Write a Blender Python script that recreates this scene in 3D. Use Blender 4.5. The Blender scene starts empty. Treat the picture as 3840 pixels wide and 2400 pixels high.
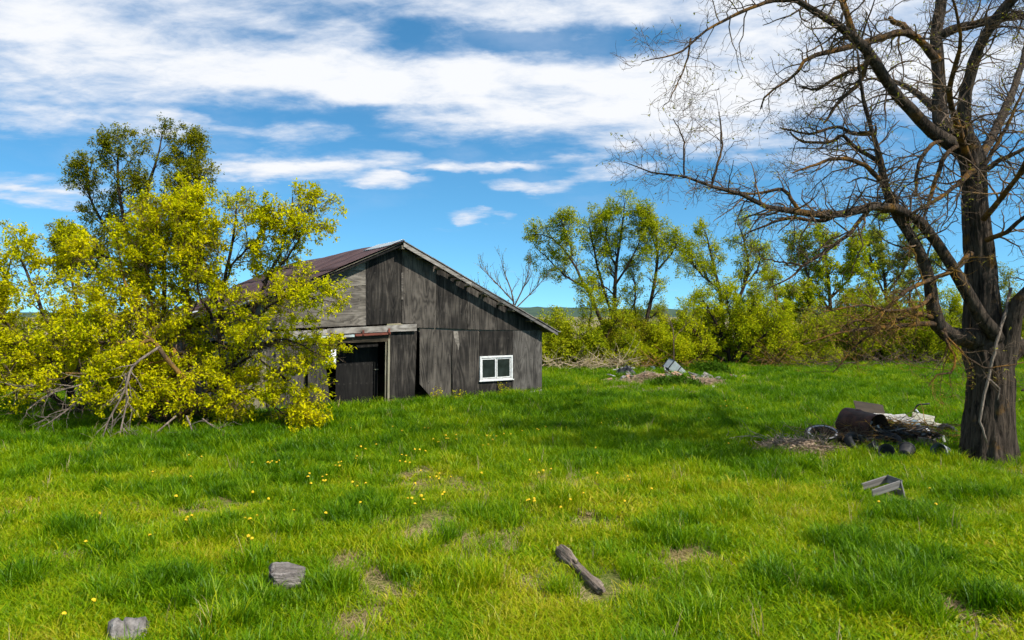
import bpy, math, random
import numpy as np
from mathutils import Vector, Matrix, Euler

# ---------------------------------------------------------------- camera, sky, sun, exposure
scene = bpy.context.scene
COL = scene.collection
F, HC = 2640.0, 3.0                       # focal length in photo pixels (3840 wide), eye height
cam_d = bpy.data.cameras.new('camera')
cam_d.sensor_width = 36.0
cam_d.lens = 36.0 * F / 3840.0
cam_d.shift_y = -15.0 / 3840.0
cam_d.clip_start = 0.1
cam_d.clip_end = 12000.0
cam = bpy.data.objects.new('camera', cam_d)
cam.location = (0, 0, HC)
cam.rotation_euler = (math.radians(90), 0, 0)
COL.objects.link(cam)
scene.camera = cam
scene.render.resolution_x, scene.render.resolution_y = 1024, 640
scene.view_settings.view_transform = 'Standard'
scene.view_settings.look = 'None'
scene.view_settings.exposure = 0.45
scene.view_settings.gamma = 1.0
scene.cycles.max_bounces = 4
scene.cycles.use_adaptive_sampling = True
scene.cycles.adaptive_threshold = 0.025
scene.cycles.diffuse_bounces = 2
scene.cycles.use_light_tree = False
scene.cycles.transmission_bounces = 4
scene.cycles.use_denoising = True

SUN_EL = math.radians(47)
SUN_AZ = math.radians(129)                # clockwise from +Y
sun_vec = Vector((math.sin(SUN_AZ) * math.cos(SUN_EL), math.cos(SUN_AZ) * math.cos(SUN_EL), math.sin(SUN_EL)))
sun_d = bpy.data.lights.new('sun', 'SUN')
sun_d.energy = 5.0
sun_d.angle = math.radians(0.53)
sun_d.color = (1.0, 0.955, 0.88)
sun = bpy.data.objects.new('sun', sun_d)
sun.location = sun_vec * 60
sun.rotation_euler = sun_vec.to_track_quat('Z', 'Y').to_euler()
COL.objects.link(sun)


class NT:
    """small node-tree writer"""
    def __init__(s, tree):
        s.t = tree
        s.n = tree.nodes
        s.l = tree.links

    def node(s, typ, **kw):
        nd = s.n.new(typ)
        for k, v in kw.items():
            setattr(nd, k, v)
        return nd

    def put(s, sock, v):
        if isinstance(v, bpy.types.NodeSocket):
            s.l.new(v, sock)
        elif v is not None:
            if hasattr(sock.default_value, '__len__') and not hasattr(v, '__len__'):
                v = (v,) * len(sock.default_value)
            if hasattr(v, '__len__') and len(sock.default_value) == 4 and len(v) == 3:
                v = (*v, 1.0)
            sock.default_value = v

    def math(s, op, a, b=None, c=None, clamp=False):
        nd = s.node('ShaderNodeMath', operation=op, use_clamp=clamp)
        s.put(nd.inputs[0], a)
        s.put(nd.inputs[1], b)
        s.put(nd.inputs[2], c)
        return nd.outputs[0]

    def vmath(s, op, a, b=None):
        nd = s.node('ShaderNodeVectorMath', operation=op)
        s.put(nd.inputs[0], a)
        s.put(nd.inputs[1], b)
        return nd.outputs[0]

    def noise(s, vec, scale, detail=3, rough=0.5, dist=0.0):
        nd = s.node('ShaderNodeTexNoise')
        s.put(nd.inputs['Vector'], vec)
        nd.inputs['Scale'].default_value = scale
        nd.inputs['Detail'].default_value = detail
        nd.inputs['Roughness'].default_value = rough
        nd.inputs['Distortion'].default_value = dist
        return nd.outputs['Fac']

    def ramp(s, fac, stops):
        nd = s.node('ShaderNodeValToRGB')
        els = nd.color_ramp.elements
        while len(els) < len(stops):
            els.new(0.5)
        for e, (p, c) in zip(els, stops):
            e.position = p
            e.color = (*c, 1.0) if hasattr(c, '__len__') else (c, c, c, 1.0)
        s.put(nd.inputs[0], fac)
        return nd.outputs[0]

    def mix(s, fac, a, b, blend='MIX'):
        nd = s.node('ShaderNodeMix', data_type='RGBA', blend_type=blend)
        s.put(nd.inputs[0], fac)
        s.put(nd.inputs[6], a)
        s.put(nd.inputs[7], b)
        return nd.outputs[2]

    def maprange(s, v, a, b, c=0.0, d=1.0, smooth=False):
        nd = s.node('ShaderNodeMapRange', interpolation_type='SMOOTHSTEP' if smooth else 'LINEAR')
        for i, x in enumerate((v, a, b, c, d)):
            s.put(nd.inputs[i], x)
        return nd.outputs[0]

    def mapping(s, vec, scale=(1, 1, 1), loc=(0, 0, 0), rot=(0, 0, 0)):
        nd = s.node('ShaderNodeMapping')
        s.put(nd.inputs[0], vec)
        nd.inputs[1].default_value = loc
        nd.inputs[2].default_value = rot
        nd.inputs[3].default_value = scale
        return nd.outputs[0]

    def bump(s, h, strength=0.5, dist=0.01):
        nd = s.node('ShaderNodeBump')
        nd.inputs['Strength'].default_value = strength
        nd.inputs['Distance'].default_value = dist
        s.put(nd.inputs['Height'], h)
        return nd.outputs[0]


def build_world():
    w = bpy.data.worlds.new('World')
    scene.world = w
    w.use_nodes = True
    w.cycles.sampling_method = 'MANUAL'
    w.cycles.sample_map_resolution = 256
    w.node_tree.nodes.clear()
    q = NT(w.node_tree)
    sky = q.node('ShaderNodeTexSky', sky_type='NISHITA')
    sky.sun_disc = False
    sky.sun_elevation = SUN_EL
    sky.sun_rotation = SUN_AZ
    sky.altitude = 300
    sky.air_density = 1.0
    sky.dust_density = 0.2
    sky.ozone_density = 3.0
    d = q.node('ShaderNodeTexCoord').outputs['Generated']
    sp = q.node('ShaderNodeSeparateXYZ')
    q.put(sp.inputs[0], d)
    x, y, z = sp.outputs
    # clear dry air: the bright haze band of the model is kept below the horizon
    lift = q.node('ShaderNodeCombineXYZ')
    q.put(lift.inputs[0], x)
    q.put(lift.inputs[1], y)
    q.put(lift.inputs[2], q.math('MULTIPLY_ADD', q.math('MAXIMUM', z, 0.0), 1.25, 0.11))
    q.put(sky.inputs['Vector'], q.vmath('NORMALIZE', lift.outputs[0]))
    hs = q.node('ShaderNodeHueSaturation')
    hs.inputs['Saturation'].default_value = 1.12
    hs.inputs['Value'].default_value = 1.0
    q.put(hs.inputs['Color'], q.mix(1.0, sky.outputs[0], (0.75, 1.02, 1.0), 'MULTIPLY'))
    # cloud layer seen in perspective: the noise lives on a flat layer overhead
    den = q.math('ADD', q.math('MAXIMUM', z, 0.0), 0.16)
    cx, cy = q.math('DIVIDE', x, den), q.math('DIVIDE', y, den)
    cb = q.node('ShaderNodeCombineXYZ')
    q.put(cb.inputs[0], cx)
    q.put(cb.inputs[1], cy)
    lay = cb.outputs[0]
    warp = q.noise(lay, 0.9, 3, 0.55)
    n1 = q.noise(q.mapping(lay, scale=(0.75, 1.0, 1), rot=(0, 0, 0.5)), 3.2, 8, 0.60, 0.2)
    n2 = q.noise(q.mapping(lay, scale=(0.6, 1.0, 1), loc=(3.1, 7.7, 0), rot=(0, 0, 0.45)), 9.5, 6, 0.65, 0.3)
    az = q.math('ARCTAN2', x, y)
    el = q.math('ARCSINE', z)
    wv = q.math('SUBTRACT', warp, 0.5)
    nw = q.math('SUBTRACT', q.noise(lay, 2.7, 5, 0.6), 0.5)
    azw = q.math('ADD', az, q.math('ADD', q.math('MULTIPLY', wv, 0.16), q.math('MULTIPLY', nw, 0.10)))
    elw = q.math('ADD', el, q.math('ADD', q.math('MULTIPLY', wv, 0.03), q.math('MULTIPLY', nw, 0.045)))
    dens = q.maprange(el, 0.17, 0.33, -0.34, 0.56, smooth=True)
    # named clouds and gaps: (azimuth px, elevation px, widths px, amount)
    blobs = [(300, 250, 800, 150, .42), (1300, 320, 420, 75, .34), (2000, 330, 420, 95, .40), (2450, 430, 430, 70, .42),
             (2100, 40, 500, 60, .20), (3000, 150, 800, 200, .20), (250, 470, 300, 22, .40), (720, 465, 120, 26, .42),
             (1120, 490, 120, 24, .42), (900, 610, 230, 30, .62), (1230, 655, 260, 24, .66), (1620, 610, 260, 22, .78), (1830, 628, 160, 14, .5),
             (2080, 615, 120, 18, .55), (1990, 690, 130, 18, .8), (2280, 652, 110, 22, .80), (100, 680, 250, 22, .85), (90, 738, 240, 18, .75),
             (1450, 685, 80, 20, .75), (1710, 815, 65, 14, .85), (1870, 815, 50, 12, .7), (2500, 560, 260, 40, .42), (2900, 620, 300, 30, .4),
             (3400, 420, 500, 110, .30),
             (560, 95, 250, 45, -.42), (1740, 135, 240, 34, -.66), (2230, 165, 240, 44, -.70), (1510, 215, 130, 34, -.45),
             (1130, 425, 230, 46, -.75), (1000, 180, 120, 28, -.25), (2110, 375, 180, 30, -.45), (1560, 410, 150, 14, -.3), (1000, 545, 900, 30, -.2),
             (1420, 60, 150, 30, -.2)]
    cv = q.node('ShaderNodeCombineXYZ')
    q.put(cv.inputs[0], azw)
    q.put(cv.inputs[1], elw)
    for bx, by, sx, sy, a in blobs:
        A = math.atan((bx - 1920) / F)
        E_ = math.atan((1185 - by) / F * math.cos(A))
        nd = q.node('ShaderNodeVectorMath', operation='MULTIPLY_ADD')
        q.put(nd.inputs[0], cv.outputs[0])
        sx, sy = sx * 1.3, sy * 1.35
        nd.inputs[1].default_value = (F / sx, F / sy, 0)
        nd.inputs[2].default_value = (-A * F / sx, -E_ * F / sy, 0)
        dt = q.node('ShaderNodeVectorMath', operation='DOT_PRODUCT')
        q.put(dt.inputs[0], nd.outputs[0])
        q.put(dt.inputs[1], nd.outputs[0])
        dens = q.math('ADD', dens, q.maprange(dt.outputs['Value'], 0.0, 2.3, a, 0.0, smooth=True))
    dens = q.math('MULTIPLY_ADD', q.math('SUBTRACT', n1, 0.5), 2.0, dens)
    dens = q.math('MULTIPLY_ADD', q.math('SUBTRACT', n2, 0.5), 1.15, dens)
    cover = q.maprange(dens, -0.08, 1.08, 0, 1, smooth=True)
    veil = q.math('MULTIPLY', q.maprange(q.math('ADD', warp, q.math('MULTIPLY', nw, 0.5)), 0.46, 0.72, 0, 0.42, smooth=True), q.maprange(el, 0.10, 0.26, smooth=True))
    cover = q.math('MAXIMUM', cover, veil)
    shade = q.maprange(q.math('ADD', dens, q.math('MULTIPLY', n2, 0.6)), 0.5, 1.5)
    ccol = q.mix(shade, (0.45, 0.53, 0.67), (0.70, 0.715, 0.74))
    b1 = q.node('ShaderNodeBackground')
    q.put(b1.inputs[0], hs.outputs[0])
    b1.inputs[1].default_value = 0.14
    b2 = q.node('ShaderNodeBackground')
    q.put(b2.inputs[0], ccol)
    b2.inputs[1].default_value = 1.0
    mx = q.node('ShaderNodeMixShader')
    q.put(mx.inputs[0], cover)
    q.l.new(b1.outputs[0], mx.inputs[1])
    q.l.new(b2.outputs[0], mx.inputs[2])
    out = q.node('ShaderNodeOutputWorld')
    q.l.new(mx.outputs[0], out.inputs[0])


build_world()

# ---------------------------------------------------------------- helpers
rs = np.random.RandomState


def hgt(x, y):
    """gentle unevenness of the meadow"""
    x = np.asarray(x, float)
    y = np.asarray(y, float)
    return (0.035 * np.sin(x * 0.61 + 1.3) * np.cos(y * 0.47) + 0.02 * np.sin(x * 1.7 + y * 1.1) + 0.012 * np.sin(x * 3.9 - y * 2.7)) * np.clip((y - 4) / 4, 0, 1)


def G(px, py):
    """point of the meadow seen at a photo pixel (flat-ground estimate)"""
    d = HC * F / (py - 1185.0)
    x = (px - 1920.0) * d / F
    return Vector((x, d, float(hgt(x, d))))


def at(px, py, d):
    return np.array([(px - 1920.0) * d / F, d, HC - (py - 1185.0) * d / F])


def finish(o, label=None, cat=None, group=None, kind=None):
    if label:
        o['label'] = label
    if cat:
        o['category'] = cat
    if group:
        o['group'] = group
    if kind:
        o['kind'] = kind
    return o


def empty(name, loc=(0, 0, 0), rz=0.0, label=None, cat=None, group=None):
    o = bpy.data.objects.new(name, None)
    o.empty_display_size = 0.2
    o.location = loc
    o.rotation_euler = (0, 0, rz)
    COL.objects.link(o)
    return finish(o, label, cat, group)


def make_mesh(name, V, Fc, smooth=False, attrs=None):
    me = bpy.data.meshes.new(name)
    V = np.asarray(V, np.float32)
    if isinstance(Fc, np.ndarray):
        n, k = Fc.shape
        me.vertices.add(len(V))
        me.vertices.foreach_set('co', V.ravel())
        me.loops.add(n * k)
        me.loops.foreach_set('vertex_index', Fc.astype(np.int32).ravel())
        me.polygons.add(n)
        me.polygons.foreach_set('loop_start', np.arange(0, n * k, k, dtype=np.int32))
        me.polygons.foreach_set('loop_total', np.full(n, k, np.int32))
        me.update(calc_edges=True)
    else:
        me.from_pydata([tuple(map(float, v)) for v in V], [], [tuple(map(int, f)) for f in Fc])
        me.update()
    if smooth:
        me.polygons.foreach_set('use_smooth', np.ones(len(me.polygons), bool))
    for k_, v_ in (attrs or {}).items():
        a = me.attributes.new(k_, 'FLOAT', 'POINT')
        a.data.foreach_set('value', np.asarray(v_, np.float32))
    return me


def mob(name, V, Fc, mat, parent=None, smooth=False, attrs=None, loc=None, rot=None, label=None, cat=None, group=None, kind=None):
    me = make_mesh(name, V, Fc, smooth, attrs)
    me.materials.append(mat)
    o = bpy.data.objects.new(name, me)
    COL.objects.link(o)
    if parent is not None:
        o.parent = parent
    if loc is not None:
        o.location = loc
    if rot is not None:
        o.rotation_euler = rot
    return finish(o, label, cat, group, kind)


class Geo:
    """collects shapes into one mesh"""
    def __init__(s):
        s.V, s.Fc = [], []

    def add(s, V, Fc):
        b = len(s.V)
        s.V += [tuple(map(float, v)) for v in V]
        s.Fc += [tuple(int(i) + b for i in f) for f in Fc]
        return s

    def box(s, c, size, rot=(0, 0, 0), jit=0.0, rng=None):
        M = Euler(rot).to_matrix()
        V = []
        for dx, dy, dz in ((-1, -1, -1), (1, -1, -1), (1, 1, -1), (-1, 1, -1), (-1, -1, 1), (1, -1, 1), (1, 1, 1), (-1, 1, 1)):
            p = Vector((dx * size[0] / 2, dy * size[1] / 2, dz * size[2] / 2))
            if jit:
                p += Vector(rng.uniform(-jit, jit, 3))
            V.append(M @ p + Vector(c))
        return s.add(V, [(0, 3, 2, 1), (4, 5, 6, 7), (0, 1, 5, 4), (1, 2, 6, 5), (2, 3, 7, 6), (3, 0, 4, 7)])

    def tube(s, pts, rad, k=8, cap=True):
        P = np.asarray(pts, float)[None]
        R = np.broadcast_to(np.asarray(rad, float), (P.shape[1],))[None]
        V, Fq = tubes(P, R, k)
        s.add(V, Fq)
        if cap:
            b = len(s.V) - len(V)
            m = P.shape[1]
            s.Fc.append(tuple(b + i for i in range(k))[::-1])
            s.Fc.append(tuple(b + (m - 1) * k + i for i in range(k)))
        return s

    def lathe(s, prof, seg=24, mat=Matrix.Identity(4), wob=None):
        V, Fq = [], []
        m = len(prof)
        for i in range(seg):
            a = 2 * math.pi * i / seg
            for j, (r, z) in enumerate(prof):
                rr = r if wob is None else r * wob(a, z)
                V.append(mat @ Vector((rr * math.cos(a), rr * math.sin(a), z)))
        for i in range(seg):
            for j in range(m - 1):
                a, b = i * m + j, ((i + 1) % seg) * m + j
                Fq.append((a, b, b + 1, a + 1))
        return s.add(V, Fq)

    def prism(s, poly, y0, y1):
        """poly of (u, z) pushed along y"""
        n = len(poly)
        V = [(u, y0, z) for u, z in poly] + [(u, y1, z) for u, z in poly]
        Fq = [tuple(range(n)), tuple(range(2 * n - 1, n - 1, -1))]
        Fq += [(i, i + n, (i + 1) % n + n, (i + 1) % n) for i in range(n)]
        return s.add(V, Fq)

    def obj(s, name, mat, parent=None, **kw):
        o = mob(name, s.V, s.Fc, mat, parent, **kw)
        return o


def bevel(o, w=0.006, seg=2):
    m = o.modifiers.new('bevel', 'BEVEL')
    m.width = w
    m.segments = seg
    m.limit_method = 'ANGLE'
    return o


def tubes(P, R, k=3, wob=None):
    """batch of tubes: P (N,M,3), R (N,M) -> vertices and quads"""
    N, M, _ = P.shape
    T = np.empty_like(P)
    T[:, 1:-1] = P[:, 2:] - P[:, :-2]
    T[:, 0] = P[:, 1] - P[:, 0]
    T[:, -1] = P[:, -1] - P[:, -2]
    T /= np.linalg.norm(T, axis=2, keepdims=True) + 1e-9
    mean = P[:, -1] - P[:, 0]
    mean /= np.linalg.norm(mean, axis=1, keepdims=True) + 1e-9
    ref = np.where(np.abs(mean[:, 2:3]) < 0.8, np.array([[0, 0, 1.0]]), np.array([[0.3, 1.0, 0]]))
    ref = np.broadcast_to(ref[:, None], T.shape)
    U = np.cross(T, ref)
    U /= np.linalg.norm(U, axis=2, keepdims=True) + 1e-9
    W = np.cross(T, U)
    a = np.arange(k) * 2 * np.pi / k
    ca, sa = np.cos(a)[None, None, :, None], np.sin(a)[None, None, :, None]
    rr = R[:, :, None, None]
    if wob is not None:
        rr = rr * wob[..., None]
    V = P[:, :, None] + rr * (U[:, :, None] * ca + W[:, :, None] * sa)
    V = V.reshape(-1, 3)
    base = (np.arange(N)[:, None, None] * M + np.arange(M - 1)[None, :, None]) * k
    j = np.arange(k)[None, None]
    j2 = (j + 1) % k
    Fq = np.stack([base + j, base + j2, base + k + j2, base + k + j], -1).reshape(-1, 4)
    return V, Fq


def smooth_path(pts, M):
    """Catmull-Rom resampling of rows (any columns) to M rows"""
    P = np.asarray(pts, float)
    if len(P) == 2:
        t = np.linspace(0, 1, M)[:, None]
        return P[0] * (1 - t) + P[1] * t
    seg = np.linalg.norm(np.diff(P[:, :3], axis=0), axis=1) ** 0.7 + 1e-6
    s_ = np.concatenate([[0], np.cumsum(seg)])
    ts = np.linspace(0, s_[-1], M)
    Q = np.vstack([2 * P[0] - P[1], P, 2 * P[-1] - P[-2]])
    out = []
    for t in ts:
        i = min(max(np.searchsorted(s_, t, 'right') - 1, 0), len(P) - 2)
        u = (t - s_[i]) / (s_[i + 1] - s_[i])
        a, b, c, d = Q[i], Q[i + 1], Q[i + 2], Q[i + 3]
        out.append(0.5 * (2 * b + (c - a) * u + (2 * a - 5 * b + 4 * c - d) * u * u + (3 * b - a - 3 * c + d) * u ** 3))
    return np.array(out)


def sprout(P, R, n, rng, t=(0.25, 1.0), ang=(30, 65), length=(0.5, 0.9), absl=None, M=5, wob=0.18, trop=0.05, rk=0.6, rmin=0.003, rmax=9, end=0.35, gnarl=0.0):
    """grow n side shoots on every path; returns paths, radii"""
    N, Mp, _ = P.shape
    tt = t[0] + (t[1] - t[0]) * ((np.arange(n)[None] + rng.rand(N, n)) / n)
    f = tt * (Mp - 1)
    i = np.clip(f.astype(int), 0, Mp - 2)
    u = (f - i)[..., None]
    row = np.arange(N)[:, None]
    pos = P[row, i] * (1 - u) + P[row, i + 1] * u
    tan = P[row, i + 1] - P[row, i]
    tan /= np.linalg.norm(tan, axis=2, keepdims=True) + 1e-9
    rad = R[row, i] * (1 - u[..., 0]) + R[row, i + 1] * u[..., 0]
    plen = np.linalg.norm(np.diff(P, axis=1), axis=2).sum(1)[:, None]
    rv = rng.randn(N, n, 3)
    perp = rv - (rv * tan).sum(2, keepdims=True) * tan
    perp /= np.linalg.norm(perp, axis=2, keepdims=True) + 1e-9
    a = np.radians(rng.uniform(ang[0], ang[1], (N, n)))[..., None]
    d = tan * np.cos(a) + perp * np.sin(a)
    if absl is not None:
        L = rng.uniform(absl[0], absl[1], (N, n)) * (1.15 - 0.6 * tt)
    else:
        L = plen * rng.uniform(length[0], length[1], (N, n)) * (1.15 - 0.6 * tt)
    K = N * n
    pos, d, L = pos.reshape(K, 3), d.reshape(K, 3), L.reshape(K)
    r0 = np.clip(rad.reshape(K) * rk, rmin, rmax)
    out = np.empty((K, M, 3))
    out[:, 0] = pos
    for m in range(1, M):
        d = d + rng.randn(K, 3) * wob + np.array([0, 0, trop])
        d /= np.linalg.norm(d, axis=1, keepdims=True)
        out[:, m] = out[:, m - 1] + d * (L / (M - 1))[:, None]
    rr = np.maximum(r0[:, None] * np.linspace(1, end, M)[None], rmin * 0.8)
    return out, rr


def merge(parts):
    Vs, Fs, b = [], [], 0
    for V, Fq in parts:
        Vs.append(V)
        Fs.append(Fq + b)
        b += len(V)
    return np.concatenate(Vs), np.concatenate(Fs)


def leaf_batch(pos, dirs, size, rng, width=0.5, droop=0.25):
    """diamond leaves folded on the midrib: 4 vertices, 2 triangles each"""
    n = len(pos)
    d = dirs / (np.linalg.norm(dirs, axis=1, keepdims=True) + 1e-9)
    d[:, 2] -= droop
    d /= np.linalg.norm(d, axis=1, keepdims=True) + 1e-9
    rv = rng.randn(n, 3)
    rv[:, 2] *= 0.35
    s = np.cross(d, rv)
    s = np.cross(d, np.cross(s, d) * 0 + np.array([0, 0, 1.0]) + rv * 0.55)
    s /= np.linalg.norm(s, axis=1, keepdims=True) + 1e-9
    up = np.cross(s, d)
    L = size[:, None]
    w = L * width * 0.5
    a = pos
    m = pos + d * L * 0.45
    V = np.stack([a, m + s * w + up * w * 0.35, pos + d * L, m - s * w + up * w * 0.35], 1).reshape(-1, 3)
    b = np.arange(n)[:, None] * 4
    Fq = np.concatenate([b + np.array([[0, 1, 2]]), b + np.array([[0, 2, 3]])], 1).reshape(-1, 3)
    rnd = np.repeat(rng.rand(n), 4)
    return V, Fq, rnd


def leaves_on(P, n, size, rng, t=(0.2, 1.0), width=0.5, droop=0.25, spread=0.02, cluster=1):
    """n leaf groups along every twig"""
    N, M, _ = P.shape
    tt = t[0] + (t[1] - t[0]) * rng.rand(N, n)
    f = tt * (M - 1)
    i = np.clip(f.astype(int), 0, M - 2)
    u = (f - i)[..., None]
    row = np.arange(N)[:, None]
    pos = (P[row, i] * (1 - u) + P[row, i + 1] * u).reshape(-1, 3)
    tan = (P[row, i + 1] - P[row, i]).reshape(-1, 3)
    tan /= np.linalg.norm(tan, axis=1, keepdims=True) + 1e-9
    if cluster > 1:
        pos = np.repeat(pos, cluster, 0)
        tan = np.repeat(tan, cluster, 0)
    K = len(pos)
    d = tan * 0.5 + rng.randn(K, 3) * 0.75
    pos = pos + rng.randn(K, 3) * spread
    return leaf_batch(pos, d, rng.uniform(size[0], size[1], K), rng, width, droop)


# ---------------------------------------------------------------- materials
def new_mat(name):
    m = bpy.data.materials.new(name)
    m.use_nodes = True
    m.node_tree.nodes.clear()
    q = NT(m.node_tree)
    out = q.node('ShaderNodeOutputMaterial')
    return m, q, out


def principled(q, out, col, rough=0.8, normal=None, metal=0.0, spec=0.3):
    b = q.node('ShaderNodeBsdfPrincipled')
    q.put(b.inputs['Base Color'], col)
    q.put(b.inputs['Roughness'], rough)
    q.put(b.inputs['Metallic'], metal)
    b.inputs['Specular IOR Level'].default_value = spec
    if normal is not None:
        q.put(b.inputs['Normal'], normal)
    q.l.new(b.outputs[0], out.inputs[0])
    return b


def obj_co(q):
    return q.node('ShaderNodeTexCoord').outputs['Object']


def mat_plain(name, c1, c2, scale=6.0, rough=0.8, bump=0.3, metal=0.0, stretch=(1, 1, 1), spec=0.3, bd=0.01):
    m, q, out = new_mat(name)
    co = q.mapping(obj_co(q), scale=stretch)
    n = q.noise(co, scale, 6, 0.6)
    col = q.ramp(n, [(0.3, c1), (0.7, c2)])
    principled(q, out, col, rough, q.bump(q.noise(co, scale * 3, 5, 0.6), bump, bd), metal, spec)
    return m


def mat_leaf(name, stops, trans=0.45, tfac=(1.15, 1.1, 0.5), rough=0.55, spec=0.06):
    m, q, out = new_mat(name)
    at_ = q.node('ShaderNodeAttribute', attribute_name='rnd').outputs['Fac']
    pos = q.node('ShaderNodeNewGeometry').outputs['Position']
    big = q.noise(pos, 0.9, 2)
    f = q.math('ADD', q.math('MULTIPLY', at_, 0.65), q.math('MULTIPLY_ADD', big, 0.9, -0.25), clamp=True)
    col = q.ramp(f, stops)
    di = q.node('ShaderNodeBsdfDiffuse')
    q.put(di.inputs[0], col)
    tr = q.node('ShaderNodeBsdfTranslucent')
    q.put(tr.inputs[0], q.mix(1.0, col, tfac, 'MULTIPLY'))
    mx = q.node('ShaderNodeMixShader')
    mx.inputs[0].default_value = trans
    q.l.new(di.outputs[0], mx.inputs[1])
    q.l.new(tr.outputs[0], mx.inputs[2])
    q.l.new(mx.outputs[0], out.inputs[0])
    return m


def mat_bark(name, c1, c2, lichen=None, lk=0.5, scale=9.0):
    m, q, out = new_mat(name)
    pos = q.node('ShaderNodeNewGeometry').outputs['Position']
    co = q.mapping(pos, scale=(1, 1, 0.13))
    n = q.noise(co, scale, 7, 0.65, 0.4)
    col = q.ramp(n, [(0.33, c1), (0.68, c2)])
    if lichen:
        ln = q.noise(pos, 2.3, 5, 0.65)
        col = q.mix(q.maprange(ln, 0.62 - 0.22 * lk, 0.74 - 0.14 * lk, 0, 0.85), col, lichen)
    principled(q, out, col, 0.9, q.bump(n, 1.0, 0.09), 0, 0.12)
    return m


def mat_wood(name, c1, c2, c3, axis='z', rough=0.85, knots=True):
    """weathered plywood / plank: long figured grain, stains and nail marks"""
    m, q, out = new_mat(name)
    oc = obj_co(q)
    inf = q.node('ShaderNodeObjectInfo').outputs['Random']
    off = q.node('ShaderNodeCombineXYZ')
    q.put(off.inputs[0], q.math('MULTIPLY', inf, 37.0))
    q.put(off.inputs[1], q.math('MULTIPLY', inf, 11.0))
    q.put(off.inputs[2], q.math('MULTIPLY', inf, 23.0))
    co = q.vmath('ADD', oc, off.outputs[0])
    st = {'z': (1, 1, 0.16), 'x': (0.16, 1, 1)}[axis]
    figure = q.noise(q.mapping(co, scale=st), 2.1, 2, 0.5, 0.6)
    rings = q.math('PINGPONG', q.math('MULTIPLY', figure, 26.0), 1.0)
    fine = q.noise(q.mapping(co, scale={'z': (1, 1, 0.05), 'x': (0.05, 1, 1)}[axis]), 30, 4, 0.65)
    blotch = q.noise(co, 1.3, 5, 0.62)
    streak = q.noise(q.mapping(co, scale={'z': (1, 1, 0.12), 'x': (0.5, 1, 1)}[axis]), 4.5, 4, 0.6)
    f = q.math('ADD', q.math('MULTIPLY', rings, 0.17), q.math('ADD', q.math('MULTIPLY', fine, 0.42), q.math('MULTIPLY', blotch, 0.52)))
    f = q.math('ADD', f, q.math('MULTIPLY_ADD', streak, 0.5, -0.25))
    f = q.math('ADD', f, q.math('MULTIPLY_ADD', inf, 0.34, -0.17))
    col = q.ramp(f, [(0.32, c1), (0.52, c2), (0.82, c3)])
    if knots:
        vo = q.node('ShaderNodeTexVoronoi', feature='F1')
        vo.inputs['Scale'].default_value = 5.5
        q.put(vo.inputs['Vector'], q.mapping(co, scale=(1, 1, 0.75)))
        kn = q.maprange(vo.outputs['Distance'], 0.05, 0.13, 0.85, 0.0)
        col = q.mix(kn, col, (0.010, 0.009, 0.008))
        # rows of nail heads with bleached rims
        so = q.node('ShaderNodeSeparateXYZ')
        q.put(so.inputs[0], oc)
        jit = q.math('MULTIPLY', q.noise(co, 2.2, 2), 1.3)
        fx = q.math('MULTIPLY', q.math('SUBTRACT', q.math('FRACT', q.math('ADD', q.math('DIVIDE', so.outputs[0], 0.2), jit)), 0.5), 0.2)
        fz = q.math('MULTIPLY', q.math('SUBTRACT', q.math('FRACT', q.math('ADD', q.math('DIVIDE', so.outputs[2], 0.6), q.math('MULTIPLY', jit, 0.25))), 0.5), 0.6)
        dn = q.math('SQRT', q.math('MULTIPLY_ADD', fx, fx, q.math('MULTIPLY', fz, fz)))
        col = q.mix(q.maprange(dn, 0.015, 0.035, 0.16, 0.0), col, (0.16, 0.145, 0.125))
        col = q.mix(q.maprange(dn, 0.007, 0.018, 0.9, 0.0), col, (0.006, 0.005, 0.005))
    hgt_ = q.math('ADD', q.math('MULTIPLY', rings, 0.35), fine)
    principled(q, out, col, rough, q.bump(hgt_, 0.55, 0.006), 0, 0.2)
    return m


M = {}
M['ply_dark'] = mat_wood('plywood_dark', (0.005, 0.0042, 0.0035), (0.024, 0.0202, 0.0166), (0.108, 0.092, 0.075))
M['ply_grey'] = mat_wood('plywood_grey', (0.030, 0.0255, 0.021), (0.096, 0.083, 0.068), (0.24, 0.21, 0.175), axis='x')
M['ply_mid'] = mat_wood('plywood_mid', (0.012, 0.0105, 0.009), (0.042, 0.037, 0.032), (0.125, 0.112, 0.097))
M['ply_olive'] = mat_wood('plywood_olive', (0.06, 0.05, 0.03), (0.14, 0.12, 0.075), (0.25, 0.22, 0.15))
M['ply_black'] = mat_wood('plywood_black', (0.004, 0.0036, 0.0032), (0.0095, 0.0085, 0.0075), (0.024, 0.022, 0.019))  # black for the door, and for painted shade under the left roof edge
M['fascia'] = mat_wood('fascia_wood', (0.10, 0.085, 0.07), (0.26, 0.235, 0.205), (0.46, 0.43, 0.39), axis='x', knots=False)
M['beam'] = mat_wood('beam_wood', (0.02, 0.016, 0.010), (0.055, 0.042, 0.026), (0.13, 0.10, 0.065), axis='x', knots=False)
M['stud'] = mat_wood('stud_wood', (0.05, 0.04, 0.028), (0.12, 0.10, 0.07), (0.22, 0.19, 0.14), knots=False)
M['post'] = mat_wood('post_wood', (0.10, 0.09, 0.06), (0.20, 0.18, 0.125), (0.32, 0.29, 0.21), knots=False)
M['brown_board'] = mat_wood('brown_board', (0.05, 0.03, 0.018), (0.12, 0.07, 0.045), (0.2, 0.13, 0.09), axis='x', knots=False)
M['glass'] = None


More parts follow.
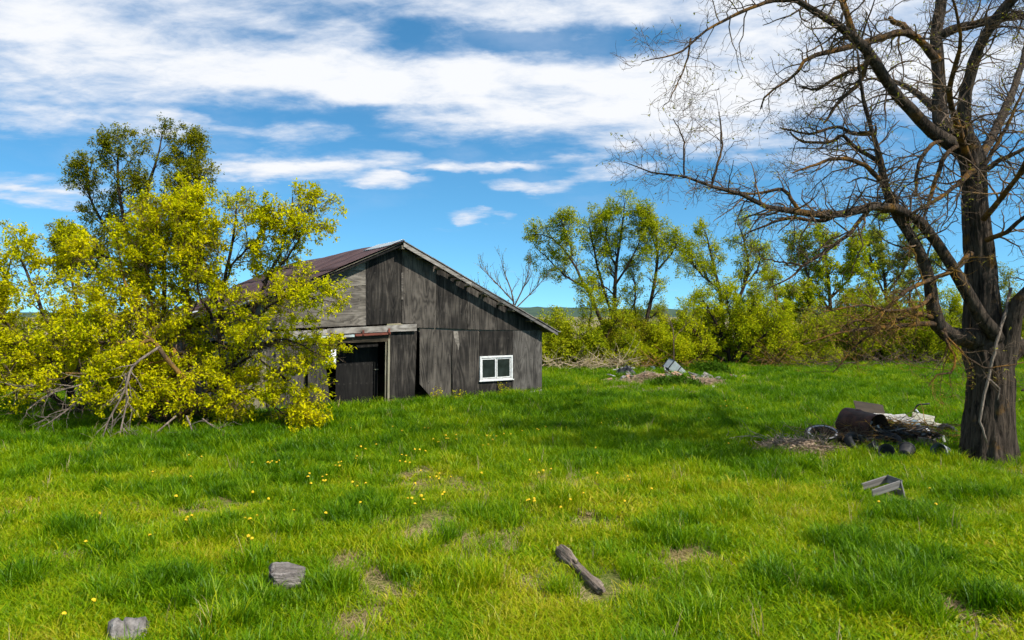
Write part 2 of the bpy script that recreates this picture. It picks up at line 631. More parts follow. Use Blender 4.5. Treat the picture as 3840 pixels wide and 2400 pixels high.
def roof_metal(name, c1, c2, c3, metal=0.0, rough=0.62):
    m, q, out = new_mat(name)
    oc = obj_co(q)
    inf = q.node('ShaderNodeObjectInfo').outputs['Random']
    off = q.node('ShaderNodeCombineXYZ')
    q.put(off.inputs[0], q.math('MULTIPLY', inf, 31.0))
    q.put(off.inputs[1], q.math('MULTIPLY', inf, 17.0))
    co = q.vmath('ADD', oc, off.outputs[0])
    n = q.noise(co, 1.6, 6, 0.62)
    n2 = q.noise(q.mapping(co, scale=(0.25, 3, 0.25)), 5, 4, 0.6)
    f = q.math('ADD', q.math('MULTIPLY', n, 0.6), q.math('ADD', q.math('MULTIPLY', n2, 0.4), q.math('MULTIPLY_ADD', inf, 0.24, -0.12)))
    col = q.ramp(f, [(0.32, c1), (0.5, c2), (0.74, c3)])
    principled(q, out, col, rough, q.bump(n2, 0.25, 0.01), metal, 0.35)
    return m


M['rust_roof'] = roof_metal('rusted_roofing', (0.028, 0.013, 0.012), (0.060, 0.027, 0.023), (0.105, 0.058, 0.05))
M['galv'] = roof_metal('galvanised', (0.22, 0.25, 0.25), (0.42, 0.46, 0.46), (0.62, 0.66, 0.66), 0.25, 0.5)
M['trackpaint'] = roof_metal('track_paint', (0.16, 0.05, 0.03), (0.38, 0.46, 0.45), (0.55, 0.62, 0.60), 0.0, 0.55)
M['trackrust'] = roof_metal('track_rust', (0.07, 0.02, 0.012), (0.15, 0.04, 0.022), (0.24, 0.09, 0.05), 0.0, 0.7)
M['white_paint'] = mat_plain('white_paint', (0.46, 0.45, 0.42), (0.70, 0.70, 0.68), 7, 0.6, 0.2)
M['shingle'] = mat_wood('shingle_edge', (0.05, 0.046, 0.042), (0.12, 0.11, 0.10), (0.23, 0.21, 0.19), axis='x', knots=False)


def mat_glass():
    m, q, out = new_mat('dusty_glass')
    n = q.noise(obj_co(q), 3, 5, 0.6)
    b = principled(q, out, q.ramp(n, [(0.3, (0.006, 0.009, 0.008)), (0.75, (0.028, 0.036, 0.032))]), q.maprange(n, 0.3, 0.8, 0.05, 0.25), None, 0, 0.22)
    return m


M['glass'] = mat_glass()
M['bark_big'] = mat_bark('bark_old', (0.006, 0.0046, 0.0036), (0.105, 0.078, 0.056), (0.16, 0.08, 0.015), 0.16, 15)
M['bark_limb'] = mat_bark('bark_limb', (0.011, 0.0078, 0.0055), (0.12, 0.076, 0.044), (0.26, 0.12, 0.015), 0.65, 12)  # lichen orange strengthened to paint in the warm sunlit tone of the limbs
M['bark_twig'] = mat_bark('bark_twig', (0.045, 0.030, 0.021), (0.19, 0.135, 0.09), (0.26, 0.13, 0.025), 0.4, 5)
M['bark_pale'] = mat_bark('bark_pale', (0.12, 0.09, 0.066), (0.34, 0.27, 0.21), None, 0, 14)
M['bark_orange'] = mat_bark('bark_lichened', (0.045, 0.030, 0.018), (0.16, 0.105, 0.06), (0.32, 0.17, 0.02), 0.95, 9)
M['bark_dark'] = mat_bark('bark_dark', (0.015, 0.011, 0.008), (0.07, 0.05, 0.035), (0.16, 0.09, 0.025), 0.35, 8)
M['leaf_yellow'] = mat_leaf('leaf_yellow', [(0.05, (0.18, 0.23, 0.003)), (0.40, (0.45, 0.46, 0.004)), (0.95, (0.70, 0.61, 0.006))], 0.42)
M['leaf_lime'] = mat_leaf('leaf_lime', [(0.05, (0.11, 0.18, 0.006)), (0.45, (0.34, 0.40, 0.008)), (0.95, (0.60, 0.57, 0.012))], 0.42)
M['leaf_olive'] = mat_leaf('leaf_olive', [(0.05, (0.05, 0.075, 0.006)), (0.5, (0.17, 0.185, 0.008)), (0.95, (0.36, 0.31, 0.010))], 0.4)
M['leaf_green'] = mat_leaf('leaf_green', [(0.05, (0.10, 0.17, 0.006)), (0.5, (0.31, 0.36, 0.010)), (0.95, (0.56, 0.54, 0.018))], 0.42)
M['leaf_pale'] = mat_leaf('leaf_pale', [(0.05, (0.15, 0.19, 0.03)), (0.5, (0.27, 0.30, 0.04)), (0.95, (0.40, 0.39, 0.05))], 0.45)
M['leaf_bud'] = mat_leaf('leaf_bud', [(0.1, (0.16, 0.17, 0.02)), (0.9, (0.36, 0.34, 0.04))], 0.4)
M['leaf_weed'] = mat_leaf('leaf_weed', [(0.1, (0.03, 0.07, 0.006)), (0.9, (0.08, 0.16, 0.012))], 0.35)
M['straw_pile'] = mat_plain('straw_litter', (0.16, 0.10, 0.06), (0.58, 0.43, 0.29), 9, 0.9, 0.8)
M['rubber'] = mat_plain('rubber', (0.010, 0.010, 0.010), (0.028, 0.027, 0.026), 12, 0.75, 0.3)
M['whitewall'] = mat_plain('whitewall', (0.22, 0.22, 0.22), (0.46, 0.46, 0.46), 20, 0.6, 0.1)
M['rust'] = mat_plain('rust', (0.016, 0.007, 0.005), (0.085, 0.032, 0.019), 7, 0.8, 0.5)
M['rust_in'] = mat_plain('rust_inside', (0.02, 0.011, 0.008), (0.07, 0.034, 0.022), 9, 0.85, 0.5)
M['dark_ply'] = mat_plain('dark_sheet', (0.018, 0.013, 0.008), (0.055, 0.039, 0.024), 6, 0.8, 0.3, stretch=(0.3, 1, 1))
M['old_white'] = mat_plain('old_white_board', (0.20, 0.185, 0.16), (0.46, 0.44, 0.40), 5, 0.75, 0.3, stretch=(0.4, 1, 1))
M['cream'] = mat_plain('cream_board', (0.20, 0.185, 0.135), (0.42, 0.395, 0.30), 6, 0.75, 0.2)
M['bluegrey'] = mat_plain('blue_grey_plastic', (0.10, 0.15, 0.17), (0.17, 0.23, 0.25), 6, 0.5, 0.1)
M['greymetal'] = mat_plain('grey_sheet_metal', (0.30, 0.33, 0.33), (0.44, 0.48, 0.47), 4, 0.45, 0.1, 0.2)
M['blackplastic'] = mat_plain('black_plastic', (0.012, 0.012, 0.013), (0.03, 0.03, 0.032), 8, 0.5, 0.15)
M['darkpot'] = mat_plain('dark_pot', (0.018, 0.016, 0.015), (0.05, 0.044, 0.04), 9, 0.6, 0.2)
M['bucket'] = mat_plain('grey_bucket', (0.045, 0.05, 0.055), (0.11, 0.12, 0.13), 9, 0.5, 0.15)
M['bucketrim'] = mat_plain('bucket_band', (0.35, 0.37, 0.38), (0.5, 0.52, 0.53), 9, 0.4, 0.1)
M['stone'] = mat_plain('stone', (0.09, 0.078, 0.068), (0.33, 0.30, 0.27), 9, 0.9, 1.0, spec=0.1, bd=0.03)
M['block'] = mat_plain('brown_block', (0.12, 0.085, 0.06), (0.24, 0.18, 0.135), 9, 0.9, 0.5)
M['log'] = mat_plain('weathered_log', (0.035, 0.027, 0.023), (0.36, 0.32, 0.285), 11, 0.9, 1.0, stretch=(0.13, 1.8, 1.8), spec=0.1, bd=0.04)
M['rotwood'] = mat_plain('rotten_wood', (0.022, 0.014, 0.010), (0.36, 0.285, 0.22), 9, 0.9, 1.0, stretch=(0.14, 1.8, 1.8), spec=0.1, bd=0.04)
M['cratewood'] = mat_plain('crate_wood', (0.09, 0.08, 0.072), (0.25, 0.23, 0.21), 9, 0.85, 0.6, stretch=(0.1, 1.5, 1.5))
M['red'] = mat_plain('faded_red', (0.30, 0.06, 0.05), (0.42, 0.12, 0.10), 8, 0.6, 0.1)
M['teal'] = mat_plain('teal_plastic', (0.06, 0.12, 0.14), (0.13, 0.22, 0.25), 9, 0.5, 0.1)
M['chrome'] = mat_plain('white_tube', (0.5, 0.5, 0.52), (0.7, 0.7, 0.72), 9, 0.4, 0.1)
M['tan_card'] = mat_plain('tan_cardboard', (0.26, 0.15, 0.085), (0.38, 0.235, 0.145), 6, 0.85, 0.2)
M['white_bag'] = mat_plain('white_plastic', (0.62, 0.64, 0.68), (0.8, 0.81, 0.84), 6, 0.5, 0.3)
M['dandelion'] = mat_plain('dandelion_yellow', (0.62, 0.36, 0.006), (0.80, 0.52, 0.012), 60, 0.7, 0.1)
M['deadstem'] = mat_plain('dead_stem', (0.34, 0.25, 0.14), (0.55, 0.44, 0.27), 20, 0.85, 0.2)

# ---------------------------------------------------------------- ground, hills
def mat_ground():
    m, q, out = new_mat('meadow_ground')
    pos = q.node('ShaderNodeNewGeometry').outputs['Position']
    sp = q.node('ShaderNodeSeparateXYZ')
    q.put(sp.inputs[0], pos)
    big = q.noise(pos, 0.35, 4, 0.55)
    fine = q.noise(pos, 14, 5, 0.65)
    thatch = q.ramp(fine, [(0.35, (0.05, 0.042, 0.012)), (0.5, (0.15, 0.12, 0.04)), (0.72, (0.36, 0.27, 0.13))])
    green = q.ramp(fine, [(0.3, (0.035, 0.075, 0.006)), (0.7, (0.10, 0.16, 0.012))])
    col = q.mix(q.maprange(big, 0.42, 0.70), thatch, green)
    # beyond the hedgerow lie dry fields and pasture
    fn = q.noise(q.mapping(pos, scale=(0.25, 1, 1)), 0.012, 3, 0.5)
    field = q.ramp(fn, [(0.40, (0.09, 0.12, 0.03)), (0.5, (0.27, 0.20, 0.13)), (0.62, (0.12, 0.14, 0.045))])
    col = q.mix(q.maprange(q.math('ADD', sp.outputs[1], q.math('MULTIPLY', big, 8)), 60, 74), col, field)
    principled(q, out, col, 0.95, q.bump(fine, 0.8, 0.03), 0, 0.1)
    return m


def build_ground():
    u = np.linspace(-1, 1, 161)
    xs = np.sinh(u * 5.6) / np.sinh(5.6) * 5000
    v = np.linspace(0, 1, 201)
    ys = -40 + 44 * np.minimum(v / 0.06, 1) + np.sinh(np.maximum(v - 0.06, 0) / 0.94 * 5.2) / np.sinh(5.2) * 6000
    X, Y = np.meshgrid(xs, ys)
    Z = hgt(X, Y) * np.clip((90 - Y) / 20, 0, 1)
    V = np.stack([X, Y, Z], -1).reshape(-1, 3)
    nx, ny = len(xs), len(ys)
    a = (np.arange(ny - 1)[:, None] * nx + np.arange(nx - 1)[None]).ravel()
    Fq = np.stack([a, a + 1, a + nx + 1, a + nx], 1)
    mob('ground', V, Fq, mat_ground(), smooth=True, kind='structure')
    # wooded ridge on the horizon
    rng = rs(5)
    m, q, out = new_mat('wooded_ridge')
    pos = q.node('ShaderNodeNewGeometry').outputs['Position']
    principled(q, out, q.ramp(q.noise(pos, 0.02, 5, 0.6), [(0.35, (0.022, 0.045, 0.028)), (0.65, (0.05, 0.085, 0.045))]), 0.95)
    xs = np.linspace(-4500, 4500, 300)
    rows = []
    for k, (yy, amp) in enumerate(((2300, 0), (2600, .55), (2900, 1.0), (3300, 0.9), (3800, 0))):
        prof = 22 + 14 * np.sin(xs * 0.0013 + 0.7) + 8 * np.sin(xs * 0.0037 + 2) + rng.rand(len(xs)) * 5
        rows.append(np.stack([xs, np.full_like(xs, yy), prof * amp - (0 if amp else 2)], 1))
    V = np.concatenate(rows)
    n = len(xs)
    a = (np.arange(4)[:, None] * n + np.arange(n - 1)[None]).ravel()
    mob('hills', V, np.stack([a, a + 1, a + n + 1, a + n], 1), m, kind='structure')


build_ground()

# ---------------------------------------------------------------- barn
BL = np.array([-8.793, 20.204])
BA = math.atan2(0.55675, 0.83068)
BT, BN = np.array([0.83068, 0.55675]), np.array([0.55675, -0.83068])
BARN_W, BARN_D = 11.93, 12.2


def barn_local(x, y):
    """world x, y -> (along the front wall, into the barn)"""
    dx, dy = x - BL[0], y - BL[1]
    return dx * BT[0] + dy * BT[1], -(dx * BN[0] + dy * BN[1])


RAKE = [(-0.45, 2.86), (1.41, 3.46), (3.1, 4.16), (6.0, 5.46), (7.4, 4.80), (12.42, 2.40)]


def rake_z(u):
    xs, zs = zip(*RAKE)
    return float(np.interp(u, xs, zs))


def build_barn():
    rng = rs(11)
    root = empty('barn', (BL[0], BL[1], 0.0), BA, 'weathered grey plywood barn with rusted metal roof and open doorway', 'barn')

    def sheet(poly, mat, y=0.0, th=0.02, name='plywood_sheet', rot=None):
        cu = sum(p[0] for p in poly) / len(poly)
        cz = sum(p[1] for p in poly) / len(poly)
        g = Geo().prism([(u - cu, z - cz) for u, z in poly], -th, 0.0)
        if name == 'plywood_sheet':
            y += rng.uniform(-.010, .012)
        o = g.obj(name, mat, root, loc=(cu, y, cz))
        if name == 'plywood_sheet':
            o.rotation_euler = (rng.uniform(-.006, .006), rng.uniform(-.004, .004), rng.uniform(-.006, .006))
        if rot:
            o.rotation_euler = rot
        return o
    rz = lambda u: rake_z(u) - 0.10
    D, Gy = M['ply_dark'], M['ply_grey']
    # upper courses
    sheet([(2.43, 2.62), (4.85, 2.70), (4.86, 3.98), (2.44, 3.87 - .04)], Gy, 0.0)
    sheet([(2.74, 3.86), (4.86, 3.995), (4.86, rz(4.86)), (3.1, rz(3.1)), (2.44, rz(2.44)), (2.44, 3.845)], Gy, -0.004)
    sheet([(0.0, 2.52), (2.42, 2.61), (2.42, rz(2.42) - .01), (1.41, rz(1.41)), (0.0, rz(0.0))], Gy, 0.004)
    sheet([(4.845, 2.71), (6.12, 2.76), (6.12, rz(6.0)), (6.0, rz(6.0)), (4.845, rz(4.845))], D, -0.016)
    sheet([(6.135, 2.75), (6.60, 2.75), (6.60, 2.605), (7.41, 2.59), (7.42, rz(7.42)), (7.3, rz(7.3)), (6.135, rz(6.135))], D, 0.0)
    sheet([(7.435, 2.585), (8.65, 2.53), (8.65, rz(8.65)), (7.435, rz(7.435))], D, -0.005)
    sheet([(8.665, 2.525), (9.9, 2.49), (9.9, rz(9.9)), (8.665, rz(8.665))], D, 0.003)
    sheet([(9.912, 2.49), (11.9, 2.46), (11.93, 2.50), (9.912, rz(9.912))], D, -0.004)
    # lower course
    sheet([(5.69, 0.25), (6.62, 0.21), (6.66, 1.0), (6.71, 2.49), (5.69, 2.46)], D, 0.05)
    sheet([(6.78, 0.68), (7.42, 0.0), (7.97, 0.0), (8.03, 2.50), (6.77, 2.57)], D, -0.03, rot=(0.012, 0, 0.01))
    sheet([(8.06, 0.03), (9.155, 0.03), (9.155, 2.47), (8.30, 2.48), (8.27, 1.95), (8.20, 2.1), (8.14, 2.49), (8.06, 2.49)], D, 0.012)
    sheet([(9.165, 1.545), (10.575, 1.545), (10.575, 2.455), (9.165, 2.465)], D, 0.0)
    sheet([(9.165, 0.03), (10.57, 0.03), (10.57, 0.645), (9.165, 0.645)], D, 0.004)
    sheet([(10.59, 0.02), (11.93, 0.0), (11.93, 2.44), (10.59, 2.455)], M['ply_mid'], -0.012)
    sheet([(8.10, 2.47), (8.28, 2.47), (8.34, 2.0), (8.29, 1.78), (8.25, 2.0), (8.18, 2.05), (8.12, 2.3)], M['ply_grey'], -0.012, 0.01, 'torn_strip')
    sheet([(6.10, 3.55), (6.17, 3.55), (6.17, 4.45), (6.10, 4.45)], M['ply_grey'], -0.034, 0.012, 'batten')
    # left of the doorway
    sheet([(2.92, 0.03), (3.66, 0.03), (3.50, 1.30), (3.42, 2.08), (2.92, 2.10)], M['ply_mid'], -0.10, rot=(0.03, 0, 0))
    sheet([(1.72, 0.04), (2.80, 0.04), (2.84, 2.08), (1.72, 2.06)], M['ply_mid'], 0.01)
    sheet([(0.50, 0.05), (1.68, 0.05), (1.70, 2.0), (0.50, 1.96)], M['ply_olive'], -0.008)
    sheet([(-0.12, 0.02), (0.44, 0.02), (0.46, 0.78), (-0.10, 0.84)], Gy, -0.02, rot=(0.05, 0, 0))
    sheet([(0.0, 1.80), (0.46, 1.83), (0.46, 2.04), (0.0, 2.01)], M['fascia'], -0.04, 0.022, 'board')
    sheet([(0.0, 0.85), (0.09, 0.85), (0.09, 1.8), (0.0, 1.8)], M['stud'], 0.0, 0.04, 'corner_board')
    # header over the doorway: fascia, sliding-door track, beam, brackets
    sheet([(0.0, 2.29), (3.6, 2.40), (3.6, 2.58), (0.0, 2.45)], M['fascia'], -0.045, 0.03, 'fascia_board')
    sheet([(3.55, 2.425), (6.65, 2.50), (6.65, 2.735), (3.55, 2.60)], M['fascia'], -0.050, 0.03, 'fascia_board')
    g = Geo().box((0, -0.02, 0), (1.75, 0.09, 0.075))
    g.obj('door_track', M['trackpaint'], root, loc=(1.25, -0.075, 2.27), rot=(0, -0.028, 0))
    Geo().box((0, -0.02, 0), (2.2, 0.09, 0.075)).obj('door_track', M['trackpaint'], root, loc=(3.32, -0.075, 2.335), rot=(0, -0.03, 0))
    Geo().box((0, -0.02, 0), (1.22, 0.095, 0.07)).obj('door_track', M['trackrust'], root, loc=(5.06, -0.075, 2.405), rot=(0, -0.035, 0))
    for u, z in ((3.66, 2.40), (4.72, 2.47), (5.62, 2.515), (2.3, 2.34), (1.1, 2.30)):
        Geo().box((0, 0, 0), (0.065, 0.02, 0.15)).box((0, -0.03, -0.06), (0.05, 0.05, 0.04)).obj('bracket', M['trackrust'], root, loc=(u, -0.135, z))
    sheet([(2.95, 2.12), (5.70, 2.16), (5.70, 2.37), (2.95, 2.30)], M['beam'], 0.02, 0.05, 'header_beam')
    sheet([(0.05, 2.06), (2.95, 2.12), (2.95, 2.29), (0.05, 2.22)], M['beam'], 0.03, 0.05, 'header_beam')
    # door frame posts and the dark sheet door set back in the opening
    Geo().box((0, 0, 0), (0.07, 0.06, 2.26)).obj('door_post', M['post'], root, loc=(5.645, -0.01, 1.12), rot=(0, 0.012, 0))
    Geo().box((0, 0, 0), (0.035, 0.05, 2.15)).obj('door_post', M['post'], root, loc=(5.545, 0.01, 1.08), rot=(0, 0.014, 0))
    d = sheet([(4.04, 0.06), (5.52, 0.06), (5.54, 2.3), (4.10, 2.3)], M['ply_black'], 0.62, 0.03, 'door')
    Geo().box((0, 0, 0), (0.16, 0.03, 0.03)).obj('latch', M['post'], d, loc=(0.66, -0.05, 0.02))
    # framing behind the sheets
    for u in (0.47, 1.70, 2.88, 4.86, 8.05, 9.16, 10.58, 11.88):
        top = 2.48 if u not in (4.86,) else 2.75
        z0 = 0.0 if u not in (4.86,) else 2.35
        Geo().box((0, 0, 0), (0.09, 0.09, top - z0)).obj('stud', M['stud'], root, loc=(u, 0.10, (top + z0) / 2))
    Geo().box((0, 0, 0), (5.1, 0.09, 0.14)).obj('plate', M['stud'], root, loc=(9.35, 0.10, 2.52))
    Geo().box((0, 0, 0), (0.95, 0.12, 0.22)).obj('sill_beam', M['brown_board'], root, loc=(6.17, 0.12, 0.12))
    # window: white frame, two sashes with panes
    w = Geo()
    for c, s in (((9.87, 0, 1.515), (1.42, 0.07, 0.07)), ((9.87, 0, 0.685), (1.42, 0.07, 0.07)), ((9.195, 0, 1.1), (0.07, 0.07, 0.765)), ((10.545, 0, 1.1), (0.07, 0.07, 0.765))):
        w.box((c[0] - 9.87, 0, c[2] - 1.1), s)
    wf = w.obj('window', M['white_paint'], root, loc=(9.87, -0.035, 1.1))
    bevel(wf, 0.008)
    Geo().box((0, 0, 0), (1.5, 0.03, 0.035)).obj('sill', M['white_paint'], wf, loc=(0, -0.045, -0.44))
    for s, x in ((0, -0.325), (1, 0.325)):
        g = Geo()
        for c, sz in (((0, 0, .345), (.62, .035, .04)), ((0, 0, -.345), (.62, .035, .04)), ((-.29, 0, 0), (.04, .035, .65)), ((.29, 0, 0), (.04, .035, .65))):
            g.box(c, sz)
        sh = g.obj('sash', M['white_paint'], wf, loc=(x, 0.006 + 0.014 * s, 0))
        Geo().box((0, 0, 0), (0.545, 0.006, 0.655)).obj('pane', M['glass'], sh, loc=(0, 0.012, 0))
    # side, back walls of vertical planks (each its own board where it can be seen on the left)
    u = 0.0
    k = 0
    while u < BARN_D - 0.1:
        wd = rng.uniform(0.2, 0.28)
        Geo().box((0, 0, 0), (0.02, wd - 0.012, 2.62 + rng.uniform(-.06, .03))).obj('plank', M['ply_mid'], root, loc=(rng.uniform(-.008, .008), u + wd / 2 + 0.05, 1.33))
        u += wd
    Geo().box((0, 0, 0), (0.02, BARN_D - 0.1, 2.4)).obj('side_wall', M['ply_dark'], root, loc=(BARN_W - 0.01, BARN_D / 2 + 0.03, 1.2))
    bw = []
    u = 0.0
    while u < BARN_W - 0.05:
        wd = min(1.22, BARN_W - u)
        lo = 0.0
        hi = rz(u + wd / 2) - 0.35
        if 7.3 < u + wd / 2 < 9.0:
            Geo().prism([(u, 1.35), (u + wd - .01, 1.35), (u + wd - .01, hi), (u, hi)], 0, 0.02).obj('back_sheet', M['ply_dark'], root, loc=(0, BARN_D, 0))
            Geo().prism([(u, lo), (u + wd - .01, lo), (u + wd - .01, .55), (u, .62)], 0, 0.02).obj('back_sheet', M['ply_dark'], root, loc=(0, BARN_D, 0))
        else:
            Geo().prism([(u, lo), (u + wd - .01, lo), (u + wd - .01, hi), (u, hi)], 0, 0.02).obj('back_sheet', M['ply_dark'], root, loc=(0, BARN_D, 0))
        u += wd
    # a few inner posts seen in the gap
    for u, y, a in ((3.9, 5.5, 0.12), (3.4, 3.2, -0.2), (4.4, 6.8, 0.02), (2.2, 4.0, 0.0)):
        Geo().box((0, 0, 0), (0.14, 0.14, 3.1)).obj('inner_post', M['stud'], root, loc=(u, y, 1.55), rot=(0, a, 0))
    # roof: left slope of rusted sheets in two tiers, right slope of boards
    y0, y1 = -0.42, BARN_D + 0.3
    n_sh = 17
    wd = (y1 - y0) / n_sh

    def sl_sheet(name, mat, ua, ub, ya, yb, lift, corr=5, sag=0.0):
        """corrugated sheet running down the left slope between u positions"""
        us = np.linspace(ua, ub, 7)
        ys = np.linspace(ya, yb, corr * 4 + 1)
        V, Fq = [], []
        for i, uu in enumerate(us):
            for j, yy in enumerate(ys):
                zz = rake_z(uu) + lift + 0.011 * math.sin((yy - ya) / (yb - ya) * corr * 2 * math.pi) + sag * math.sin(i * 1.3 + ya * 3)
                zz += 0.03 * math.sin(yy * 0.9 + 1) * math.sin(uu * 0.9)
                V.append((uu, yy, zz))
        nj = len(ys)
        for i in range(len(us) - 1):
            for j in range(nj - 1):
                Fq.append((i * nj + j, (i + 1) * nj + j, (i + 1) * nj + j + 1, i * nj + j + 1))
        o = mob(name, V, Fq, mat, root, smooth=True)
        m = o.modifiers.new('solid', 'SOLIDIFY')
        m.thickness = 0.006
        return o
    for i in range(n_sh):
        ya, yb = y0 + i * wd - 0.02, y0 + (i + 1) * wd + 0.03
        l1, l2 = 0.030 + rng.uniform(0, .014), 0.052 + rng.uniform(0, .016)
        ed = rng.uniform(-.06, .06)
        low = M['galv'] if (i in (0, 6, 9) and i < 12) else M['rust_roof']
        if i == 0:
            sl_sheet('roof_sheet', M['galv'], -0.50, 1.45, ya, yb, l1 - .004, sag=.008)
            sl_sheet('roof_sheet', M['rust_roof'], 1.3, 3.75, ya, yb, l1 + .008, sag=.006)
        else:
            sl_sheet('roof_sheet', M['rust_roof'], -0.45 + ed * .5, 3.75 + ed, ya, yb, l1 + .004 * (i % 2), sag=.006)
        if i in (4, 7):
            sl_sheet('roof_sheet', M['galv'], -0.55, 0.3, ya, yb, l1 + .03, sag=.006)
        sl_sheet('roof_sheet', M['rust_roof'], 3.6 + ed, 6.04, ya, yb, l2 + .004 * (i % 2), sag=.004)
    sl_sheet('roof_patch', M['galv'], 5.45, 6.05, y0 - .03, 1.7, 0.092, 12)
    # right slope: boards under shingle, seen at the edge only
    def slope_slab(name, mat, ua, ub, lift, th, ya, yb, par=root):
        g = Geo()
        us = np.linspace(ua, ub, 6)
        pts = [(uu, rake_z(uu) + lift) for uu in us] + [(uu, rake_z(uu) + lift - th) for uu in us[::-1]]
        g.prism(pts, ya, yb)
        return g.obj(name, mat, par)
    slope_slab('roof_deck', M['stud'], 6.0, 12.42, -0.012, 0.03, -0.04, y1)
    slope_slab('roof_deck', M['stud'], 6.0, 7.35, -0.012, 0.03, y0 + .02, -0.05)
    slope_slab('roof_deck', M['stud'], 10.55, 12.42, -0.012, 0.03, y0 + .02, -0.05)
    slope_slab('roof_deck', M['stud'], 7.36, 10.54, -0.012, 0.03, y0 + .02, y0 + .15)
    for i in range(12):
        ua = 6.02 + i * (12.50 - 6.02) / 12
        ub = 6.02 + (i + 1) * (12.50 - 6.02) / 12 + .02
        gap = 7.3 < (ua + ub) / 2 < 10.6
        ys = y0 - 0.02 + rng.uniform(-.03, .015)
        if gap:
            slope_slab('shingle', M['shingle'], ua, ub, 0.026 + rng.uniform(-.006, .012), 0.03, ys, y0 + .13 + rng.uniform(-.03, .03))
        slope_slab('shingle', M['shingle'], ua, ub, 0.024 - 0.002 * (i % 2), 0.03, -0.06 + rng.uniform(0, .03) if gap else ys, y1)
    slope_slab('roof_deck', M['stud'], -0.4, 6.0, -0.012, 0.03, y0 + .05, y1)
    slope_slab('rake_board', M['fascia'], 6.0, 8.6, -0.045, 0.13, y0 - .015, y0 + .02)
    slope_slab('rake_board', M['shingle'], 8.61, 12.40, -0.045, 0.10, y0 - .012, y0 + .02)
    slope_slab('rake_board', M['ply_black'], 3.05, 5.99, -0.045, 0.10, y0 + .10, y0 + .13)  # near-black colour paints in the shade below the left roof edge
    slope_slab('rake_board', M['ply_black'], -0.3, 3.04, -0.045, 0.09, y0 + .10, y0 + .13)  # same painted shade along the lower left edge
    for uu in (6.7, 7.42, 7.95, 8.18, 8.6, 9.2, 9.32, 9.95, 10.4, 11.2):
        zz = rake_z(uu) - 0.11
        Geo().box((0, 0, 0), (0.10, 0.40, 0.09)).obj('lookout', M['stud'], root, loc=(uu, -0.20, zz - .04), rot=(0, 0.44, 0))
    Geo().box((0, 0, 0), (0.10, 0.42, 0.12)).obj('lookout', M['stud'], root, loc=(6.0, -0.19, 5.27))
    for i in range(12):   # rafters
        y = 0.5 + i * 1.0
        g = Geo()
        for ua, ub in ((-.2, 3.1), (3.1, 6.0), (6.0, 7.4), (7.4, 12.1)):
            g.prism([(ua, rake_z(ua) - .05), (ub, rake_z(ub) - .05), (ub, rake_z(ub) - .2), (ua, rake_z(ua) - .2)], y, y + .06)
        g.obj('rafter', M['stud'], root)
    return root


build_barn()


def barn_world(u, y, z):
    p = BL + BT * u - BN * y
    return (p[0], p[1], z)


def thing_box(name, mat, loc, size, rot, label, cat, jit=0.0, seed=1, bev=0.006, group=None):
    g = Geo().box((0, 0, 0), size, jit=jit, rng=rs(seed))
    o = g.obj(name, mat, loc=loc, rot=rot, label=label, cat=cat, group=group)
    if bev:
        bevel(o, bev)
    return o


# things in and by the barn
thing_box('gap_glare_sheet', M['white_bag'], barn_world(10.5, 19.0, 0.7), (3.2, 0.05, 1.5), (-0.25, 0, BA), 'white sheet added behind the barn to make the bright spot in the door gap', 'sheet')  # added sheet, stands in for the brightness seen through the rear opening
thing_box('cardboard_box', M['tan_card'], barn_world(4.15, 1.9, 2.0), (0.34, 0.3, 0.5), (0, 0.05, BA), 'tan box hanging high in the gap of the barn doorway', 'box')
thing_box('leaning_plank', M['stud'], barn_world(3.95, 2.6, 0.95), (0.16, 0.04, 2.1), (0.1, -0.32, BA), 'dark plank leaning inside the barn doorway gap', 'plank')
thing_box('loose_board', M['old_white'], (*barn_world(11.25, -0.22, 0)[:2], 0.13), (1.1, 0.03, 0.10), (0.5, -0.09, BA), 'pale board lying at the foot of the barn below the window corner', 'board')
thing_box('brown_board', M['brown_board'], (*barn_world(-0.1, -0.25, 0)[:2], 0.22), (1.3, 0.03, 0.22), (0.4, 0.38, BA), 'reddish brown board leaning at the barn corner under the leafy shrubs', 'board')
for i in range(4):
    thing_box('inside_board', M['old_white'], barn_world(3.62 + .05 * i, 3.0 + .1 * i, 0.12 + 0.13 * i), (0.9, 0.3, 0.03), (0, 0.03 * i, BA + .1 * i), ('lowest','second','third','topmost')[i] + ' pale board in the stack inside the dark barn doorway', 'board', group='boards stacked inside the doorway')

# ---------------------------------------------------------------- trees
def tube_obj(name, sets, mat, parent, smooth=True, **kw):
    """sets: list of (P, R, k)"""
    V, Fq = merge([tubes(P, R, k) for P, R, k in sets])
    return mob(name, V, Fq, mat, parent, smooth, **kw)


def world_path(pts, d0):
    """rows (photo x, photo y, depth offset, radius in px) -> rows x, y, z, r"""
    out = []
    for x, y, dd, r in pts:
        d = d0 + dd
        out.append([*at(x, y, d), r * d / F])
    return np.array(out)


